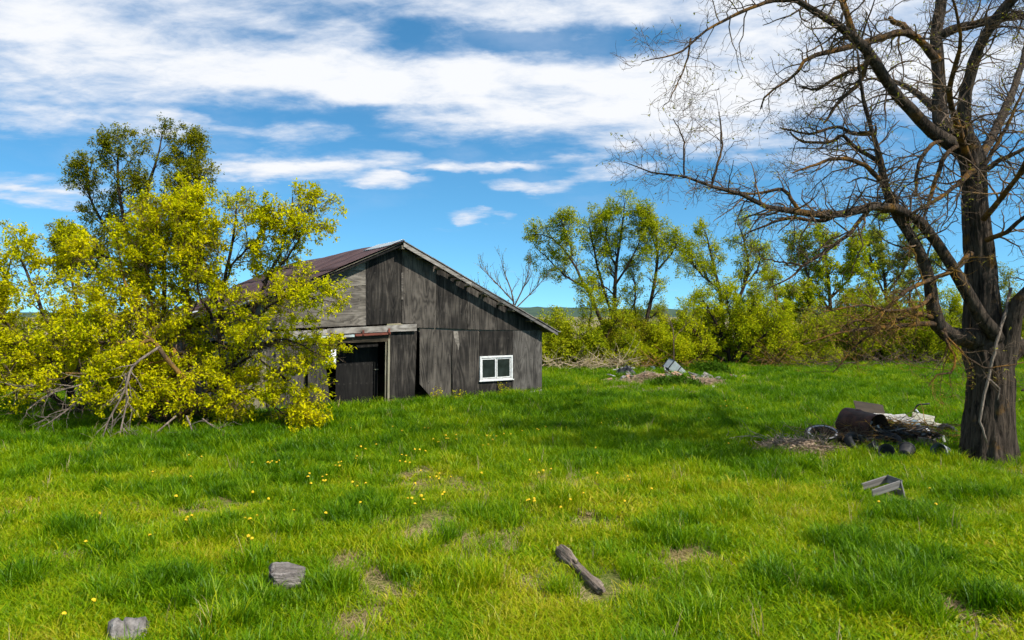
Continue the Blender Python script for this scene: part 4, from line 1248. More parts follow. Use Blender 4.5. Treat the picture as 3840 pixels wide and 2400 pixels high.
for i, (cx, lab, mt, d, h, w) in enumerate(((2110, 'spreading low shrub just right of the barn corner', LG, 40, 165, 1.0), (2210, 'dense shrub under the leaning hedgerow tree', LG, 40, 260, 1.2), (2330, 'shrub below the tallest hedgerow tree', LO, 41, 160, 1.0),
                                            (2460, 'small yellow green shrub in front of the thin tree', LL, 39.5, 120, .9), (2030, 'shrub growing behind the barn under the bare sapling', LG, 42, 150, .9), (2560, 'shrub between the thin tree and rounded bush', LG, 42, 110, .8),
                                            (2000, 'low bush behind the barn wall end', LO, 46, 120, 1.0), (2395, 'pale green shrub between the tallest tree and the thin tree', LL, 43, 190, 1.0), (2625, 'upright shrub left of the rounded bush', LG, 43, 230, .8), (2860, 'shrub right of the rounded bush', LL, 43, 210, .8), (3060, 'shrub standing in the hedgerow gap', LL, 45, 150, 1.0))):
    b = 1185 + HC * F / d
    leafy_tree('hedge_bush', lab, d, [
        [(cx, b, 0, 8), (cx - 10, b - h * .4, 0, 7), (cx + 10, b - h, 0, 2)],
        [(cx, b, 0, 7), (cx + 45 * w, b - h * .4, -.6, 6), (cx + 85 * w, b - h * .75, -.9, 2)],
        [(cx, b, 0, 7), (cx - 55 * w, b - h * .35, -.5, 6), (cx - 95 * w, b - h * .65, -.8, 2)],
        [(cx, b, 0, 6), (cx + 60 * w, b - h * .2, -.9, 5), (cx + 110 * w, b - h * .35, -1.2, 2)],
        [(cx, b, 0, 6), (cx - 60 * w, b - h * .15, -.9, 5), (cx - 110 * w, b - h * .3, -1.2, 2)]], mt, BD, BO if i in (2, 3) else BD, 70 + i, **{**KW, 'n1': 11, 'n2': 6, 't1': .12, 'bare': .12, 'l1': (.5, 1.1), 'cat': 'bush'})
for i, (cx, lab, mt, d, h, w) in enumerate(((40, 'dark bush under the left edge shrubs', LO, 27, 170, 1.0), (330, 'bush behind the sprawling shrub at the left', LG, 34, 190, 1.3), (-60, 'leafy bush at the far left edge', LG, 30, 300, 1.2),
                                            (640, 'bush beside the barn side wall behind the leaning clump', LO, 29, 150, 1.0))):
    b = 1185 + HC * F / d
    leafy_tree('meadow_bush', lab, d, [
        [(cx, b, 0, 10), (cx - 10, b - h * .4, 0, 8), (cx + 10, b - h, 0, 2)],
        [(cx, b, 0, 9), (cx + 60 * w, b - h * .4, -.4, 6), (cx + 110 * w, b - h * .75, -.6, 2)],
        [(cx, b, 0, 9), (cx - 60 * w, b - h * .35, -.4, 6), (cx - 120 * w, b - h * .65, -.6, 2)],
        [(cx, b, 0, 8), (cx + 90 * w, b - h * .2, .5, 5), (cx + 150 * w, b - h * .4, .6, 2)]], mt, BD, BD, 80 + i, n1=12, n2=6, n3=4, l1=(.5, 1.1), l2=(.35, .7), l3=(.2, .4), nl=3, ls=(.09, .15), cluster=3, t1=.12, cat='bush', spread=.06)


def bare_sapling(name, label, d, stems, seed, mat, n1=5, l1=(0.5, 1.2), leaf=0.0, up=0.2):
    rng = rs(seed)
    b = at(*stems[0][0][:2], d)
    root = empty(name, (b[0], b[1], 0), 0, label, 'sapling')
    o3 = np.array([b[0], b[1], 0])
    W = [smooth_path(world_path(p, d), 10) for p in stems]
    P0 = np.array([w[:, :3] - o3 for w in W])
    R0 = np.array([w[:, 3] for w in W]) * .6
    tr = tube_obj('trunk', [(P0, R0, 6)], mat, root)
    P1, R1 = sprout(P0, R0, n1, rng, (0.3, 1.0), (20, 50), absl=l1, M=6, wob=0.1, trop=up, rk=0.6, rmin=0.007)
    P2, R2 = sprout(P1, R1, 4, rng, (0.2, 1.0), (25, 55), absl=(l1[0] * .4, l1[1] * .6), M=5, wob=0.12, trop=up * .6, rk=0.6, rmin=0.006)
    tube_obj('branches', [(P1, R1, 4), (P2, R2, 3)], mat, tr)
    if leaf:
        V, Fq, rnd = leaves_on(P2, 3, (leaf, leaf * 1.5), rng)
        mob('crown', V, Fq, LP, root, attrs={'rnd': rnd})
    return root


bare_sapling('bare_sapling', 'bare upright sapling standing behind the low end of the barn roof', 38, [
    [(1935, 1390, 0, 6), (1930, 1200, 0, 5.5), (1920, 1100, 0, 4.5), (1890, 1020, 0, 3.2), (1880, 975, 0, 1.6)], [(1925, 1130, 0, 5), (1860, 1060, .2, 3.5), (1800, 1000, .3, 1.6)],
    [(1928, 1150, 0, 5), (1970, 1060, 0, 3.5), (1990, 985, 0, 1.6)], [(1930, 1160, 0, 4.5), (2010, 1080, .2, 3), (2055, 1025, .2, 1.6)], [(1925, 1180, 0, 4), (1830, 1110, .3, 3), (1790, 1080, .3, 1.6)]], 91, M['bark_twig'], n1=9, l1=(.6, 1.5), leaf=0.06)
bare_sapling('thin_sapling', 'thin bare sapling standing alone behind the grey metal cabinet', 37, [
    [(2526, 1385, 0, 4), (2526, 1300, 0, 3.5), (2522, 1230, 0, 2.5), (2500, 1170, 0, 1.2)], [(2525, 1270, 0, 2), (2560, 1230, 0, 1.5), (2590, 1200, 0, 1)]], 92, M['bark_twig'], n1=4, l1=(.3, .7))


# ---------------------------------------------------------------- dead branches and brush
def brush(name, label, cat, loc, seed, n, r, hgt_, mat, length=(0.5, 1.3), rad=0.008, flat=0.5, rot=None, group=None):
    """tangle of dead sticks, one thing"""
    rng = rs(seed)
    P = np.empty((n, 5, 3))
    for i in range(n):
        a = rng.uniform(0, 6.28) if rot is None else rot + rng.randn() * 0.5
        d = np.array([math.cos(a), math.sin(a), rng.uniform(-.1, flat)])
        p = np.array([rng.randn() * r[0], rng.randn() * r[1], abs(rng.rand()) * hgt_])
        L = rng.uniform(*length)
        for j in range(5):
            P[i, j] = p
            d = d + rng.randn(3) * .16
            d /= np.linalg.norm(d)
            p = p + d * L / 4
    P[:, :, 2] = np.maximum(P[:, :, 2], 0.015)
    R = np.linspace(1, .4, 5)[None] * rng.uniform(.5, 1.6, (n, 1)) * rad
    P2, R2 = sprout(P, R, 3, rng, (.2, 1), (25, 60), absl=(length[0] * .3, length[1] * .45), M=4, wob=.2, trop=0.0, rk=.6, rmin=rad * .3)
    P2[:, :, 2] = np.maximum(P2[:, :, 2], 0.01)
    V, Fq = merge([tubes(P, R, 5), tubes(P2, R2, 3)])
    return mob(name, V, Fq, mat, smooth=True, loc=loc, label=label, cat=cat, group=group)


def dead_branch(name, label, d, paths, seed, mat, n1=6, l1=(.25, .7), trop=-.05):
    rng = rs(seed)
    x, y, dd, _ = paths[0][-1]
    b = at(x, y, d + dd)
    o3 = np.array([b[0], b[1], 0])
    W = [smooth_path(world_path(p, d), 12) for p in paths]
    P0 = np.array([w[:, :3] - o3 for w in W])
    R0 = np.array([w[:, 3] for w in W]) * .75
    P1, R1 = sprout(P0, R0, n1, rng, (.2, 1), (25, 60), absl=l1, M=6, wob=.2, trop=trop, rk=.6, rmin=.006)
    P2, R2 = sprout(P1, R1, 3, rng, (.2, 1), (25, 60), absl=(l1[0] * .4, l1[1] * .55), M=5, wob=.2, trop=trop, rk=.6, rmin=.0045)
    V, Fq = merge([tubes(P0, R0, 7), tubes(P1, R1, 4), tubes(P2, R2, 3)])
    V[:, 2] = np.maximum(V[:, 2], 0.01)
    return mob(name, V, Fq, mat, smooth=True, loc=(b[0], b[1], 0), label=label, cat='branch')


dead_branch('fallen_branch', 'pale grey dead branch drooping from the yellow shrubs into the grass', 16.9, [
    [(600, 1300, .6, 7), (500, 1370, .2, 6.5), (480, 1430, 0, 6), (450, 1500, -.1, 5), (410, 1570, -.2, 4), (385, 1640, -.3, 2.5)],
    [(470, 1400, .2, 5), (475, 1500, 0, 4.5), (455, 1600, -.2, 3.5), (440, 1660, -.4, 2.5), (400, 1690, -.5, 1.5)],
    [(455, 1600, -.2, 3), (490, 1640, -.3, 2.5), (505, 1690, -.4, 1.5)]], 101, M['bark_pale'], n1=13, l1=(.3, 1.0))
dead_branch('fallen_branch', 'pale broken bough sticking up out of the leaning clump', 18.2, [
    [(690, 1420, 0, 13), (620, 1340, -.2, 12), (570, 1275, -.3, 11), (520, 1300, -.4, 9), (490, 1330, -.4, 6)]], 102, M['bark_orange'], n1=5)
dead_branch('fallen_branch', 'dark thick stem lying low under the leaning clump', 18.6, [
    [(700, 1600, .4, 14), (600, 1590, 0, 14), (540, 1545, -.2, 11), (500, 1510, -.3, 8)], [(620, 1590, 0, 9), (640, 1550, -.2, 8), (600, 1500, -.3, 5)]], 103, M['bark_dark'], n1=8, l1=(.3, .8))
dead_branch('fallen_branch', 'tangle of bare dead twigs hanging at the lower left of the shrubs', 17.6, [
    [(480, 1400, .4, 6), (380, 1420, 0, 5), (280, 1450, -.2, 4), (180, 1480, -.3, 3), (100, 1540, -.4, 2)], [(380, 1420, 0, 4), (300, 1500, -.3, 3.5), (220, 1560, -.5, 3), (160, 1600, -.6, 2)],
    [(280, 1450, -.2, 4), (180, 1440, 0, 3.5), (60, 1450, .2, 2.5)]], 104, M['bark_pale'], n1=14, l1=(.3, 1.0))
dead_branch('fallen_branch', 'bare twigs spreading over the grass before the leaning clump', 17.3, [
    [(660, 1560, .4, 5), (600, 1610, 0, 4), (560, 1640, -.1, 3.5), (520, 1665, -.3, 2)], [(700, 1560, .3, 5), (720, 1620, 0, 4), (690, 1650, -.1, 3), (640, 1665, -.2, 2)], [(760, 1570, .3, 4), (800, 1600, 0, 3), (850, 1620, 0, 2)]], 105, M['bark_pale'], n1=8, l1=(.3, .8))
for i, (px, py, n, r, lab) in enumerate(((560, 1590, 70, (.9, .35), 'dead brush under the leaning clump'), (800, 1585, 40, (.6, .3), 'dead brush at the foot of the barn wall beside the forked trunk'), (330, 1570, 60, (.9, .5), 'dead brush under the sprawling bush at the left'))):
    p = G(px, py)
    brush('brush_heap', lab, 'brush', (p.x, p.y - .5, 0), 110 + i, int(n * 1.3), r, .6, M['bark_twig'], (.5, 1.3), .007, .7)
for i, (px, py, n, lab) in enumerate(((2130, 1352, 46, 'tan dead brush beside the barn corner under the shrub'), (2225, 1368, 40, 'heap of dead reeds and sticks right of the barn'), (2330, 1345, 40, 'pale dead branches lying before the hedgerow'), (2450, 1345, 50, 'reddish dead brush under the thin tree'),
                                      (2880, 1345, 40, 'dead sticks beneath the low bush with the torn stem'), (3040, 1345, 36, 'dead sticks at the gap in the hedgerow'), (3260, 1345, 40, 'dead brush below the olive bush'), (3480, 1350, 40, 'dead brush left of the old trunk by the hedgerow'))):
    dd = 37.6 if i < 4 else 39.2
    brush('brush_heap', lab, 'brush', ((px - 1920) * dd / F, dd, 0), 120 + i, int(n * 1.0), (1.1, .5), .6, M['deadstem'] if i in (0, 1, 2) else (M['bark_orange'] if i in (3, 4) else M['bark_twig']), (.7, 1.8), .017, .8)
p = G(3830, 1525)
brush('log_heap', 'dark heap of broken limbs at the right edge behind the old trunk', 'brush', (p.x + .2, p.y - 1.0, .1), 131, 26, (.5, .25), .75, M['bark_dark'], (.7, 1.6), .035, .25, rot=0.1)


# ---------------------------------------------------------------- scrap heap beside the old tree
def on(px, py, z=0.0, dx=0, dy=0):
    p = G(px, py)
    return (p.x + dx, p.y + dy, p.z + z)


def mound(name, label, px, py, rx, ry, h, seed, n=900, mat=None):
    """heap of dead stalks over a low hump"""
    rng = rs(seed)
    a = rng.uniform(0, 2 * np.pi, n)
    rr = np.sqrt(rng.rand(n))
    x, y = rr * np.cos(a) * rx, rr * np.sin(a) * ry
    z = h * (1 - rr ** 2) * rng.uniform(.5, 1.1, n) + .01
    P = np.empty((n, 3, 3))
    d = rng.randn(n, 3)
    d[:, 2] *= .35
    d /= np.linalg.norm(d, axis=1, keepdims=True)
    L = rng.uniform(.15, .55, n)[:, None]
    P[:, 0] = np.stack([x, y, z], 1) - d * L * .5
    P[:, 1] = np.stack([x, y, z + .02], 1)
    P[:, 2] = np.stack([x, y, z], 1) + d * L * .5
    P[:, :, 2] = np.maximum(P[:, :, 2], .01)
    V, Fq = tubes(P, np.repeat(rng.uniform(.005, .013, (n, 1)), 3, 1), 3)
    c = on(px, py)
    # the hump itself
    g = 16
    u = np.linspace(-1, 1, g)
    X, Y = np.meshgrid(u, u)
    Z = np.maximum(h * .35 * (1 - X ** 2 - Y ** 2), -.05) + rng.randn(g, g) * h * .05
    V2 = np.stack([X * rx, Y * ry, Z], -1).reshape(-1, 3)
    i = (np.arange(g - 1)[:, None] * g + np.arange(g - 1)[None]).ravel()
    V, Fq = merge([(V, Fq), (V2, np.stack([i, i + 1, i + g + 1, i + g], 1))])
    return mob(name, V, Fq, mat or M['straw_pile'], loc=c, label=label, cat='straw heap')


def tyre(label, loc, rot, r=0.35, w=0.2, white=False, group=None):
    t = empty('tyre', loc, 0, label, 'tyre', group)
    t.rotation_euler = rot
    h = w / 2
    prof = [(r * .62, -h * .75), (r * .70, -h), (r * .86, -h * 1.02), (r * .96, -h * .86), (r, -h * .55), (r * 1.005, 0), (r, h * .55), (r * .96, h * .86), (r * .86, h * 1.02), (r * .70, h), (r * .62, h * .75), (r * .60, 0), (r * .62, -h * .75)]
    tread = lambda a, z: 1 + (0.008 if int(a / (2 * math.pi) * 40) % 2 else 0)
    Geo().lathe(prof, 40).obj('tread', M['rubber'], t, smooth=True)
    if white:
        Geo().lathe([(r * .695, h * 1.0), (r * .71, h * 1.03), (r * .79, h * 1.05), (r * .81, h * 1.02)], 40).obj('whitewall', M['whitewall'], t, smooth=True)
    else:
        Geo().lathe([(r * .60, h * .5), (r * .64, h * .82), (r * .67, h * .8)], 32).obj('bead', M['darkpot'], t, smooth=True)
    return t


def build_scrap():
    rng = rs(7)
    tyre('tyre with a white sidewall lying tilted at the left of the scrap heap', on(3085, 1668, .22), (math.radians(17), math.radians(-12), .2), .40, .21, True)
    tyre('small black tyre half sunk in grass next to the old trunk', on(3556, 1648, .14), (math.radians(50), math.radians(18), 0), .27, .16)
    tyre('dark tyre lying flat under the rusty barrel', on(3160, 1672, .1), (.12, .1, 0), .33, .18)
    # rusty barrel, mouth toward the viewer's right
    c = on(3250, 1668)
    b = empty('rusty_barrel', (c[0] - .12, c[1], .46), 0, 'rusted torn steel drum lying open mouthed on the scrap heap', 'barrel')
    ax = Vector((.42, -.90, -.06)).normalized()
    b.rotation_euler = ax.to_track_quat('Z', 'Y').to_euler()
    R = .335
    wob = lambda a, z: 1 + .04 * math.sin(3 * a + 5 * z) + .03 * math.sin(5 * a - 9 * z) - .16 * math.exp(-((a - 1.9) / .5) ** 2 - ((z - .15) / .22) ** 2)
    prof = [(0.02, -.45), (R * .9, -.45), (R, -.43), (R, -.17), (R * 1.03, -.15), (R, -.13), (R, .13), (R * 1.03, .15), (R, .17), (R, .30), (R * 1.035, .44), (R * 1.02, .455)]
    Geo().lathe(prof, 40, wob=wob).obj('shell', M['rust'], b, smooth=True)
    Geo().lathe([(R * 1.0, .45), (R * .955, .43), (R * .955, -.42), (.02, -.43)], 40, wob=wob).obj('lining', M['rust_in'], b, smooth=True)
    g = Geo()
    for i in range(16):
        g.box((rng.uniform(-.2, .2), rng.uniform(-.22, .1), rng.uniform(.1, .42)), (rng.uniform(.05, .14), rng.uniform(.03, .1), rng.uniform(.02, .06)), rng.uniform(0, 3, 3))
    cnt = g.obj('rubbish_in_drum', M['old_white'], b)
    # the low dirt and twig heap everything rests on
    mound('debris_mound', 'dark heap of dirt and rotted rubbish under the scrap', 3350, 1672, 1.5, .6, .36, 160, 1100, M['dark_ply'])
    mound('debris_mound', 'left spur of dirt and dead stalks beside the white walled tyre', 3000, 1690, 1.0, .45, .22, 161, 1000, M['straw_pile'])
    tyre('worn black tyre leaning between the drum and the pots', on(3215, 1692, .16), (math.radians(48), .2, .5), .31, .17)
    tyre('dark tyre half buried in front of the white boards', on(3330, 1690, .14), (math.radians(35), -.3, -.4), .30, .17)
    # sheets, boards
    thing_box('dark_sheet', M['dark_ply'], on(3300, 1640, .62, 0, .5), (.72, .02, .50), (math.radians(-58), .15, -.15), 'dark brown warped sheet propped behind the rusty drum', 'sheet', .02, 3)
    for i, (px, py, z, sz, rot, mt, lab) in enumerate((
            (3330, 1640, 0.49, (.55, .40, .03), (.35, .1, .3), 'old_white', 'white peeling board resting right of the drum mouth'),
            (3400, 1632, 0.43, (.70, .30, .03), (.25, .05, -.2), 'old_white', 'long white panel in the middle of the scrap heap'),
            (3462, 1630, 0.47, (.50, .34, .025), (.35, .16, -.5), 'cream', 'cream panel lying uppermost at the right of the scrap heap'),
            (3480, 1636, 0.37, (.62, .26, .025), (.2, .22, -.45), 'cream', 'cream panel tucked under the uppermost one'),
            (3535, 1630, .22, (.36, .20, .04), (.2, .05, -.3), 'cream', 'small cream slab beside the small tyre'),
            (3420, 1660, .16, (.75, .22, .03), (.1, -.08, .25), 'brown_board', 'brown plank sloping through the scrap heap'),
            (3345, 1655, .22, (.70, .18, .03), (.1, .1, .4), 'cratewood', 'grey plank below the white peeling board'),
            (3205, 1640, .30, (.5, .14, .03), (.2, -.2, .6), 'cratewood', 'grey plank behind the rusty drum'),
            (3280, 1630, .45, (.66, .08, .03), (.2, -.42, .5), 'stud', 'splintered lath leaning on the drum'),
            (3375, 1648, .52, (.46, .30, .025), (.45, -.1, .1), 'old_white', 'tilted white slab above the blue grey tub'),
            (3440, 1650, .34, (.80, .10, .04), (.1, .12, -.25), 'cratewood', 'grey rail poking right out of the heap'),
            (3300, 1668, .30, (.70, .12, .03), (.2, .3, -.6), 'brown_board', 'brown plank leaning under the drum mouth'),
            (3500, 1668, .14, (.60, .16, .03), (.1, -.06, .3), 'dark_ply', 'dark plank flat on the grass near the small tyre'))):
        thing_box('scrap_board', M[mt], on(px, py, z), sz, rot, lab, 'board', .012, 20 + i)
    # small rubbish nobody could count: splinters, scraps of tin, rags
    gb = Geo()
    mi = []
    for i in range(420):
        a, rr = rng.uniform(0, 6.28), math.sqrt(rng.rand())
        x, y = rr * math.cos(a) * 1.5, rr * math.sin(a) * .55
        z = .04 + .46 * (1 - rr * rr) * rng.uniform(.25, 1.0)
        if rng.rand() < .7:
            sz = (rng.uniform(.15, .55), rng.uniform(.015, .06), rng.uniform(.012, .03))
        else:
            sz = (rng.uniform(.08, .25), rng.uniform(.06, .18), rng.uniform(.006, .05))
        gb.box((x, y, z), sz, (rng.uniform(-.4, .4), rng.uniform(-.5, .5), rng.uniform(0, 3.1)), jit=.006, rng=rng)
        mi += [int(rng.choice(4, p=[.5, .32, .15, .03]))] * 6
    o = gb.obj('rubble', M['darkpot'], loc=on(3350, 1676), kind='stuff', label='dark tangle of small splintered rubbish in the scrap heap')
    for mm in ('brown_board', 'cratewood', 'old_white'):
        o.data.materials.append(M[mm])
    o.data.polygons.foreach_set('material_index', np.array(mi, np.int32))
    # blue grey bin lid
    g = Geo().box((0, 0, 0), (.40, .30, .10), jit=.02, rng=rng).box((0, 0, .055), (.44, .34, .025), jit=.01, rng=rng)
    bevel(g.obj('plastic_bin', M['bluegrey'], loc=on(3408, 1638, .36), rot=(.2, .1, -.2), label='blue grey plastic tub among the white boards', cat='tub'), .012)
    # dark crumpled sheet and white bag
    def crumple(name, mat, loc, sx, sy, amp, seed, label, cat, rz=0.0):
        r = rs(seed)
        n = 12
        V = []
        h = r.rand(n, n)
        for i in range(n):
            for j in range(n):
                V.append(((i / (n - 1) - .5) * sx + r.randn() * sx * .02, (j / (n - 1) - .5) * sy + r.randn() * sy * .02, amp * (.35 + h[i, j] * .5) * math.sin(math.pi * (i + .3) / n) * math.sin(math.pi * (j + .3) / n) + .02))
        Fq = [(i * n + j, (i + 1) * n + j, (i + 1) * n + j + 1, i * n + j + 1) for i in range(n - 1) for j in range(n - 1)]
        o = mob(name, V, Fq, mat, loc=loc, rot=(0, 0, rz), label=label, cat=cat)
        m = o.modifiers.new('solid', 'SOLIDIFY')
        m.thickness = .012
        return o
    crumple('black_tarp', M['blackplastic'], on(3440, 1655, .16), .9, .5, .35, 51, 'black crumpled plastic under the cream panels', 'tarp')
    crumple('plastic_bag', M['white_bag'], on(3472, 1664, .20), .34, .2, .22, 52, 'white plastic bag at the right of the scrap heap', 'bag', .7)
    # block
    bevel(Geo().box((0, 0, 0), (.24, .16, .30), jit=.03, rng=rng).obj('stone_block', M['block'], loc=on(3458, 1690, .13), rot=(.1, .15, .3), label='brown rough block standing in front of the scrap heap', cat='block'), .02)
    # pots and bucket
    def pot(name, mat, loc, rot, r0, r1, h, label, cat, band=None):
        t = empty(name, loc, 0, label, cat)
        t.rotation_euler = rot
        Geo().lathe([(.01, 0), (r0, 0), (r0 * 1.02, .02), (r1, h), (r1 * 1.05, h + .005), (r1 * 1.05, h - .03), (r1 * .95, h - .02), (r0 * .93, .03), (.01, .03)], 28).obj('shell', mat, t, smooth=True)
        if band:
            Geo().lathe([(r0 + (r1 - r0) * .62 + .004, h * .62), (r0 + (r1 - r0) * .98 + .006, h * .96)], 28).obj('band', band, t, smooth=True)
        return t
    pot('plant_pot', M['darkpot'], on(3325, 1716, .12), (math.radians(72), 0, -.5), .11, .15, .27, 'dark pot lying on its side below the drum', 'pot')
    pot('plant_pot', M['darkpot'], on(3392, 1726, .13), (math.radians(-70), 0, -.7), .12, .15, .30, 'brownish black pot on its side right of the first pot', 'pot')
    pot('bucket', M['bucket'], on(3545, 1724, .13), (math.radians(78), 0, -1.0), .12, .15, .30, 'dark bucket with pale band lying by the old trunk', 'bucket', M['bucketrim'])
    pot('plant_pot', M['blackplastic'], on(3255, 1700, .10), (math.radians(60), .3, .6), .09, .12, .2, 'black pot under the drum mouth', 'pot')
    thing_box('red_lid', M['red'], on(3592, 1650, .12), (.3, .2, .05), (.1, 0, .2), 'faded red plastic piece beside the old trunk', 'scrap', .01, 5)
    # bent tube standing in the grass
    c = on(3440, 1575)
    t = empty('bent_tube', c, 0, 'bent black and white tube sticking out of the grass behind the heap', 'tube')
    s = c[1] / F
    px = lambda x, y, dd=0: ((x - 3440) * s, dd, (1575 - y) * s)
    Geo().tube(smooth_path([px(3438, 1585), px(3430, 1545), px(3430, 1530), px(3438, 1512, -.05), px(3450, 1508, -.1), px(3475, 1505, -.15)], 16), .022, 8).obj('bar', M['blackplastic'], t, smooth=True)
    Geo().tube(smooth_path([px(3431, 1529, -.03), px(3445, 1548, -.08), px(3468, 1568, -.12)], 8), .03, 8).obj('sleeve', M['chrome'], t, smooth=True)
    # curved dead limb lying in front
    for i, (pts, r, lab) in enumerate(((((3090, 1670), (3130, 1655), (3180, 1645), (3225, 1655), (3255, 1672), (3285, 1680)), .055, 'thick curved dead limb lying before the drum'),
                                      (((2985, 1672), (3040, 1660), (3100, 1655), (3150, 1660)), .022, 'thin dead stick left of the curved limb'),
                                      (((3300, 1700), (3360, 1672), (3420, 1640), (3450, 1622)), .016, 'brown stick crossing the scrap heap'),
                                      (((3280, 1655), (3340, 1670), (3400, 1660), (3475, 1650)), .014, 'thin stick lying across the brush'),
                                      (((3560, 1690), (3590, 1685), (3615, 1680), (3640, 1684)), .04, 'dark root piece at the foot of the old trunk'))):
        P = []
        n = len(pts)
        for j, (x, y) in enumerate(pts):
            q = at(x, y, 15.9)
            P.append((q[0], 15.9 + .12 * math.sin(j * 2.0), max(q[2], .03)))
        P = np.array(P)
        b0 = P[0].copy()
        b0[2] = 0
        o = Geo().tube(smooth_path(P - b0, 18) + rng.randn(18, 3) * r * .25, np.linspace(r, r * .5, 18), 8).obj('dead_limb', M['bark_dark'], loc=b0, smooth=True, label=lab, cat='branch')
    p = G(2960, 1690)
    brush('brush_heap', 'tan dead stalks at the left end of the scrap heap', 'brush', (p.x, p.y, 0), 141, 60, (.55, .3), .3, M['bark_pale'], (.3, .9), .006, .6)
    p = G(3160, 1680)
    brush('brush_heap', 'twigs lying before the tyre and drum', 'brush', (p.x, p.y, .05), 142, 120, (.45, .2), .3, M['bark_twig'], (.3, .8), .007, .5)
    p = G(3400, 1672)
    brush('brush_heap', 'brown twigs over the middle of the scrap heap', 'brush', (p.x, p.y, .10), 143, 170, (.7, .3), .42, M['bark_orange'], (.4, 1.0), .007, .35)

    # second dump in the middle distance
    crumple('black_sheet', M['blackplastic'], on(2345, 1418, .0), 1.15, .7, .75, 61, 'black crumpled roofing sheet in the mid meadow dump', 'sheet', .2)
    for i in range(3):
        thing_box('lath', M['old_white'], on(2325 + 14 * i, 1412, .34 + .05 * i, 0, -.1), (.75, .07, .03), (.2, -.1 + .08 * i, .1 + .12 * i), ('longest white lath on the black roofing sheet', 'middle white lath on the black roofing sheet', 'upper white lath on the black roofing sheet')[i], 'lath', .01, 70 + i)
    c = on(2530, 1412)
    t = empty('metal_cabinet', (c[0], c[1], .38), .35, 'grey metal cabinet tipped over in the mid meadow dump', 'cabinet')
    t.rotation_euler = (math.radians(12), math.radians(38), .45)
    bevel(Geo().box((0, 0, 0), (.95, .5, .5)).obj('body', M['greymetal'], t), .02)
    for x in (-.47, .05):
        g = Geo()
        for cc, ss in (((x, -.26, 0), (.05, .025, .54)), ((x, .26, 0), (.05, .025, .54)), ((x, 0, .26), (.05, .54, .025)), ((x, 0, -.26), (.05, .54, .025))):
            g.box(cc, ss)
        g.obj('black_strap', M['blackplastic'], t)
    for z in (-.12, .02, .16):
        Geo().box((.27, -.255, z), (.36, .012, .03)).obj('rib', M['white_paint'], t)
    gm = Geo()
    mi = []
    for i in range(130):
        x, y = rng.randn() * 1.4, rng.randn() * .55
        gm.box((x, y, rng.uniform(.08, .3)), (rng.uniform(.12, .5), rng.uniform(.04, .2), rng.uniform(.015, .07)), (rng.uniform(-.5, .5), rng.uniform(-.5, .5), rng.uniform(0, 3.1)), jit=.01, rng=rng)
        mi += [int(rng.choice(4, p=[.25, .25, .25, .25]))] * 6
    o = gm.obj('rubble', M['old_white'], loc=on(2480, 1430), kind='stuff', label='pale scatter of boards and rubble in the mid meadow dump')
    for mm in ('cratewood', 'tan_card', 'stone'):
        o.data.materials.append(M[mm])
    o.data.polygons.foreach_set('material_index', np.array(mi, np.int32))
    thing_box('tin_sheet', M['old_white'], on(2502, 1412, .28, 0, -.2), (.5, .3, .05), (.6, .6, .3), 'pale tin sheet leaning on the tipped metal cabinet', 'sheet', .01, 81)
    thing_box('teal_box', M['teal'], on(2446, 1398, .2), (.2, .2, .3), (.1, .1, .2), 'small teal box behind the straw mounds', 'box', .02, 82)
    thing_box('white_rag', M['white_bag'], on(2585, 1432, .08), (.35, .22, .1), (.2, .1, .3), 'white rag at the edge of the tipped cabinet', 'rag', .04, 83)
    thing_box('white_rag', M['white_bag'], on(2690, 1462, .05), (.36, .22, .07), (.1, .1, -.2), 'white rag at the right end of the straw', 'rag', .04, 84)
    thing_box('pale_stone', M['cream'], on(2405, 1428, .12), (.3, .25, .22), (.1, .2, .2), 'pale lump beside the nearest straw mound', 'stone', .05, 85)
    return


build_scrap()


mound('straw_mound', 'tan straw mound between the black sheet and the cabinet', 2430, 1436, .75, .5, .38, 151)
mound('straw_mound', 'long tan straw heap sloping right of the cabinet', 2640, 1448, 1.1, .6, .30, 152)
mound('straw_mound', 'low straw patch in front of the mid meadow dump', 2480, 1478, 1.3, .4, .10, 153)
mound('straw_mound', 'straw patch below the black roofing sheet', 2350, 1440, 1.0, .5, .12, 154)
mound('straw_mound', 'small straw patch nearest the barn corner dump', 2345, 1466, .7, .35, .10, 155)
mound('straw_mound', 'straw litter by the barn corner under the shrub', 2140, 1372, 1.6, .6, .3, 156)


